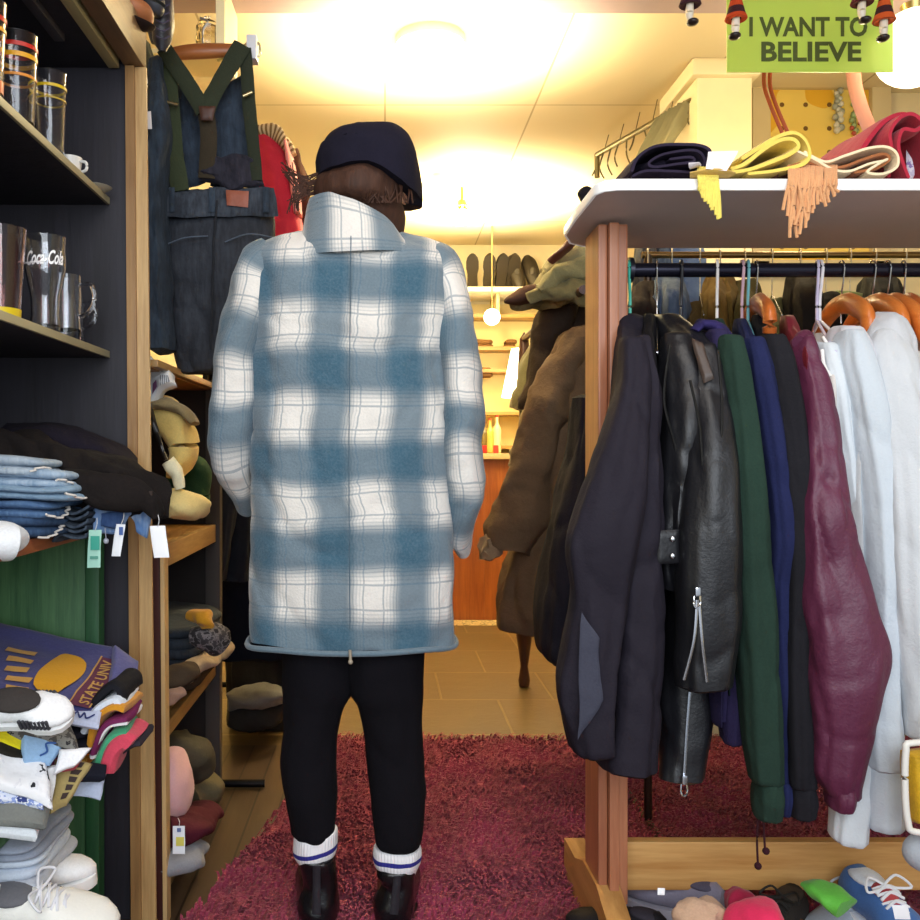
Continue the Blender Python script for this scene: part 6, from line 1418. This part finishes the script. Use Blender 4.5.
# heap of clothing on top of the rack
lump('camouflage_garment', 'olive camouflage garment heaped on top of the middle coat rack', 'clothing', [(*P(512, 303, 2.9), .02, .01), (*P(535, 298, 2.9), .06, .04), (*P(560, 286, 2.9), .1, .07), (*P(590, 270, 2.9), .12, .09), (*P(620, 270, 2.9), .1, .08)], camo(['#6f6848', '#7d7553', '#655e40', '#888060'], 9), 50, nz=(.013, 15), n=64)
lump('brown_sleeve', 'pointed dark brown sleeve end sticking out of the clothing heap', 'clothing', [(*P(503, 302, 2.85), .006, .004), (*P(518, 298, 2.86), .03, .02), (*P(536, 294, 2.88), .04, .03), (*P(560, 290, 2.9), .04, .03)], cloth('#4c362e'), 51)
lump('olive_garment', 'pale olive garment on top of the clothing heap beside the rack board', 'clothing', [(*P(545, 276, 2.85), .03, .02), (*P(565, 262, 2.85), .06, .04), (*P(585, 254, 2.85), .06, .05), (*P(605, 252, 2.85), .05, .05)], cloth('#8d8766', .95, .2, 1.0), 52, nz=(.014, 12))
lump('leather_strap', 'reddish brown leather belt hanging from the clothing heap', 'belt', [(*P(583, 222, 2.7), .02, .01), (*P(574, 240, 2.7), .02, .012), (*P(562, 252, 2.72), .025, .012), (*P(550, 262, 2.74), .02, .01)], leather('#4c2418', .5), 53, nz=(.004, 12))
lump('knit_hat', 'dark small knit bundle hanging at the left tip of the white board', 'hat', [(*P(580, 198, 2.25), .012, .014), (*P(586, 196, 2.25), .018, .02), (*P(592, 200, 2.25), .012, .014)], cloth('#1d1a20'), 55)

for (pts, c, lab, sd) in (([(540, 290, 2.8), (556, 276, 2.8), (575, 268, 2.8), (592, 266, 2.8)], '#85805c', 'ribbed olive sleeve folded over the front of the clothing heap', 91), ([(528, 300, 2.82), (548, 294, 2.8), (570, 290, 2.8), (590, 292, 2.8)], '#746c4a', 'darker olive fold along the underside of the clothing heap', 92)):
    lump('olive_fold', lab, 'clothing', [(*P(a, b, d_), .03, .018+.008*k) for k, (a, b, d_) in enumerate(pts)], cloth(c, .95, .3, 1.0), sd, nz=(.01, 16), n=40)
# drying rail near the ceiling beside the pillar
t = thing('hanging_rail', 'thin metal rail with wires and clips hanging below the ceiling beside the pillar', 'rail', P(597, 170, 4.0))
A, Bp = P(597, 155, 4.0), P(696, 98, 3.25)
m = M(); m.tube([A, A.lerp(Bp, .5), Bp], .012, 10); m.tube([A+Vector((0, 0, -.1)), A], .012, 8); m.obj('bar', plain('#7d7350', .4, .7), t)
m = M(); rr = random.Random(9)
for k in range(12):
    p = A.lerp(Bp, k/11.5); L = rr.uniform(.06, .13)
    m.tube([p, p+Vector((rr.uniform(-.02, .02), 0, -L*.6)), p+Vector((rr.uniform(-.03, .03), 0, -L))], .0035, 6, 8)
    if k % 2: m.tube([p, Vector((p.x+.02, p.y, CZ))], .002, 5, 3)
m.obj('wire', plain('#6a6044', .4, .6), t)
m = M()
for k in range(7):
    p = A.lerp(Bp, .72+.04*k); m.sheet(p+Vector((-.03, 0, -.0)), p+Vector((.03, 0, .0)), p+Vector((-.1, .0, -.22)), p+Vector((-.14, 0, -.22)), .006, 6, 10, seed=k)
m.obj('net', plain('#8a8460', .7), t)
m = M(); q = P(600, 78, 3.7)

# ---------- rug ----------
t = thing('rug', 'large crimson shaggy rug on the floor between the shelves and the rack', 'rug', (.5, 2.6, 0))
rc = [Vector((-.56, 1.2)), Vector((1.9, 1.25)), Vector((1.9, 3.12)), Vector((-.17, 3.15))]
def rugp(u, v): return rc[0].lerp(rc[1], u).lerp(rc[3].lerp(rc[2], u), v)
rugm, n = base('shag_pile'); o_ = n.obj(); a_ = n.noise(9, 5, o_); b_ = n.noise(70, 3, o_)
n.put(n.b.inputs['Base Color'], n.mix(n.m('ADD', n.m('MULTIPLY', a_, .6), n.m('MULTIPLY', b_, .45)), hexc('#540e26'), hexc('#b84466'))); n.b.inputs['Roughness'].default_value = .9; n.b.inputs['Sheen Weight'].default_value = .1
n.bump(b_, .9, .02)
m = M(); nu, nv = 90, 70; V = []; Fc = []
for j in range(nv+1):
    for i in range(nu+1):
        p = rugp(i/nu, j/nv); e = min(i, nu-i, j, nv-j)
        z = .004 if e == 0 else .014+.008*noise.noise(Vector((p.x*14, p.y*14, 0)))
        ed = noise.noise_vector(Vector((p.x*12, p.y*12, 3)))*.02 if e == 0 else Vector()
        V.append((p.x+ed.x, p.y+ed.y, z))
for j in range(nv):
    for i in range(nu): k = j*(nu+1)+i; Fc.append([k, k+1, k+nu+2, k+nu+1])
m.add(V, Fc); m.obj('backing', rugm, t)
m = M(); rr = random.Random(5); V = []; Fc = []
for k in range(42000):
    u, v = rr.random(), rr.random()**1.0; p = rugp(u, v)
    if p.y < 1.5: continue
    g = noise.noise(Vector((p.x*6, p.y*6, 0)))*2.5+rr.uniform(-.8, .8); L = rr.uniform(.016, .030); w = .0030
    dx, dy = math.cos(g), math.sin(g); o = len(V)
    V += [(p.x-dy*w, p.y+dx*w, .012), (p.x+dy*w, p.y-dx*w, .012), (p.x+dx*L*.5+dy*w, p.y+dy*L*.5-dx*w, .012+L*.75), (p.x+dx*L*.5-dy*w, p.y+dy*L*.5+dx*w, .012+L*.75), (p.x+dx*L, p.y+dy*L, .012+L*.7)]
    Fc += [[o, o+1, o+2, o+3], [o+3, o+2, o+4]]
m.add(V, Fc); pl = m.obj('pile', rugm, t); pl['kind'] = 'stuff'

# ---------- shoes below the stretcher ----------
G4 = 'shoes under the front rack'
zf = .0
shoe('shoe', 'black low shoe with a small white tag, leftmost under the wooden stretcher', 'shoe', G4, (X(660, 1.78), 1.74, .03), .2, yaw=2.6, up='#1d1b20', sole='#26242a', lace=None, lining='#38343c')
tagcard(661, 888, 7, 7, 1.62, plain('#f2f2f6', .4), 'tiny white tag on the black shoe under the stretcher', 0, None)
shoe('shoe', 'grey lilac trainer second under the wooden stretcher', 'shoe', G4, (X(722, 1.85), 1.84, .03), .22, yaw=2.5, up='#8b8699', sole='#c4c0cc', lace='#a8a4b4', lining='#5a5668')
lump('ruched_slipper', 'tan ruched cloth slipper at the bottom edge under the stretcher', 'slipper', [(*P(684, 930, 1.62), .02, .02), (*P(694, 920, 1.64), .035, .03), (*P(708, 918, 1.66), .038, .032), (*P(722, 924, 1.66), .03, .02)], cloth('#c9a488', .9, .2, 1.2), 80, nz=(.008, 24))
lump('pink_slipper', 'hot pink fleece slipper at the bottom edge under the stretcher', 'slipper', [(*P(732, 930, 1.6), .02, .02), (*P(748, 922, 1.6), .05, .03), (*P(768, 918, 1.6), .05, .03), (*P(780, 924, 1.6), .03, .02)], cloth('#e8305e', .8, .1, .6), 81)
lump('crimson_shoe', 'dark crimson shoe toe left of the white shoe', 'shoe', [(*P(728, 892, 1.72), .012, .012), (*P(738, 902, 1.7), .03, .025), (*P(748, 912, 1.68), .035, .03)], cloth('#a01c40', .7, .1, .4), 82)
shoe('shoe', 'plain white plimsoll in the middle under the wooden stretcher', 'shoe', G4, (X(764, 1.78), 1.80, .03), .2, yaw=-1.9, up='#eceef0', sole='#ffffff', lace=None, lining='#c4c4c8')
shoe('shoe', 'brown leather lace-up with black laces under the stretcher', 'shoe', G4, (X(800, 1.76), 1.78, .01), .2, yaw=-1.7, up='#7a4a2a', sole='#2a1a10', lace='#1a1410', lining='#3a2a20')
shoe('sandal', 'dark strappy sandal with rope sole under the stretcher', 'sandal', G4, (X(806, 1.80), 1.84, .04), .22, yaw=-2.3, up='#2e2a28', sole='#8a6a40', lace='#1c1814', lining='#4a4038')
lump('green_shoe', 'lime green ballet flat lying slanted under the stretcher', 'shoe', [(*P(806, 886, 1.72), .02, .008), (*P(820, 890, 1.70), .03, .016), (*P(836, 898, 1.68), .034, .02), (*P(848, 908, 1.66), .03, .02)], cloth('#63b843', .6, .1, .3), 83)
shoe('sneaker', 'blue canvas sneaker with thick white laces near the right photo edge', 'sneaker', G4, (X(856, 1.80), 1.83, .085), .24, yaw=-1.42, pitch=.08, up='#4a74b4', sole='#ffffff', lace='#f6f6fa', lining='#e8ecf4', cw=.4)
tagcard(900, 905, 16, 14, 1.60, plain('#f4f4f8', .4), 'blank white tag lying beside the blue canvas sneaker', 3, None)
shoe('shoe', 'pale grey shoe at the right photo edge under the stretcher', 'shoe', G4, (X(915, 1.75), 1.85, .03), .24, yaw=-2.7, up='#a9b0ba', sole='#d8dce4', lace='#d0d4dc', lining='#6a707c')
lump('shoe_bundle', 'red laced shoe between the blue sneaker and the pale grey shoe', 'shoe', [(*P(874, 890, 1.75), .012, .012), (*P(884, 904, 1.72), .025, .02), (*P(890, 920, 1.7), .03, .025)], cloth('#b8484c', .7), 84)
# yellow bag at right edge
t = thing('yellow_bag', 'mustard yellow bag with thick white piping at the right photo edge', 'bag', P(935, 832, 1.5))
m = M(); m.sheet(P(908, 750, 1.5), P(965, 744, 1.5), P(965, 826, 1.5), P(908, 822, 1.5), .05, 24, 24, nz=(.004, 10)); m.obj('body', cloth('#c89a1e', .6, .3, .6), t)
m = M(); m.tube([P(965, 742, 1.47), P(912, 743, 1.47), P(906, 750, 1.47), P(905, 790, 1.47), P(908, 822, 1.47), P(916, 832, 1.47), P(965, 834, 1.47)], .0055, 10, 60); m.obj('piping', plain('#ece8e0', .4), t)
m = M(); m.tube([P(925, 745, 1.5), P(928, 690, 1.58), P(933, 600, 1.66), Vector((X(945, 1.85), 1.85, 1.375))], .004, 8); m.obj('strap', plain('#a8822a', .5), t)
t = thing('grey_pouch', 'round pale grey pouch hanging below the yellow bag at the photo edge', 'pouch', P(930, 880, 1.5))
m = M(); m.ball(P(930, 852, 1.52), (.045, .03, .035), 24); m.obj('body', cloth('#aeb4bc', .7, .1, .4), t)
m = M(); m.tube([P(930, 834, 1.52), P(930, 826, 1.52)], .005, 8); m.obj('loop', plain('#8a8e96', .5), t)
# ================= LIGHT & CAMERA =================
def light(kind, name, loc, energy, color, size=.2, rot=None, sy=None):
    l = bpy.data.lights.new(name, kind); l.energy = energy; l.color = color
    if kind == 'AREA':
        l.size = size
        if sy: l.shape = 'RECTANGLE'; l.size_y = sy
    else: l.shadow_soft_size = size
    o = bpy.data.objects.new(name, l); C.objects.link(o); o.location = loc
    if rot: o.rotation_euler = rot
    return o
warm = (1, .86, .56)
light('POINT', 'ceiling_lamp_glow', (X(432, 3.25)+.02, 3.05, 2.29), 22, warm, .06)
light('POINT', 'chandelier_glow', (X(462, 4.7), 4.7, 2.22), 34, warm, .08)
light('POINT', 'table_lamp_glow', (X(515, 5.2), 5.05, 1.6), 9, warm, .1)
light('POINT', 'globe_glow', (X(860, 2.5), 2.75, 1.95), 8, (1, .82, .5), .1)
for nm, x, y, z, e in (('added_front_wash', X(432, 3.05), 3.0, 1.9, 190), ('added_rear_wash', X(478, 4.9), 4.9, 1.85, 340)):  # unseen upward spots, added to blow out the ceiling around the lamps
    o = light('SPOT', nm, (x, y, z), e, warm, .08, (PI, 0, 0)); o.data.spot_size = R_(125); o.data.spot_blend = .9
light('AREA', 'shopfront_daylight', (.0, -1.6, 1.9), 84, (.88, .94, 1.0), 3.0, (R_(78), 0, 0), 1.8)
light('AREA', 'shop_front_ceiling_light', (.2, .9, 2.3), 9, (1, .95, .88), 1.0, (0, 0, 0), .5)
w = bpy.data.worlds.new('daylight'); bpy.context.scene.world = w; w.use_nodes = True
w.node_tree.nodes['Background'].inputs[0].default_value = (.80, .90, 1.0, 1); w.node_tree.nodes['Background'].inputs[1].default_value = .55
cam = bpy.data.cameras.new('camera'); co = bpy.data.objects.new('camera', cam); C.objects.link(co)
co.location = (0, 0, H); co.rotation_euler = (PI/2, 0, 0); cam.sensor_width = 36; cam.lens = 36*F/920
cam.shift_x = (460-CX)/920; cam.shift_y = (CY-460)/920; cam.clip_start = .02
sc = bpy.context.scene; sc.camera = co
sc.view_settings.view_transform = 'Standard'; sc.view_settings.exposure = .3; sc.view_settings.gamma = 1.0
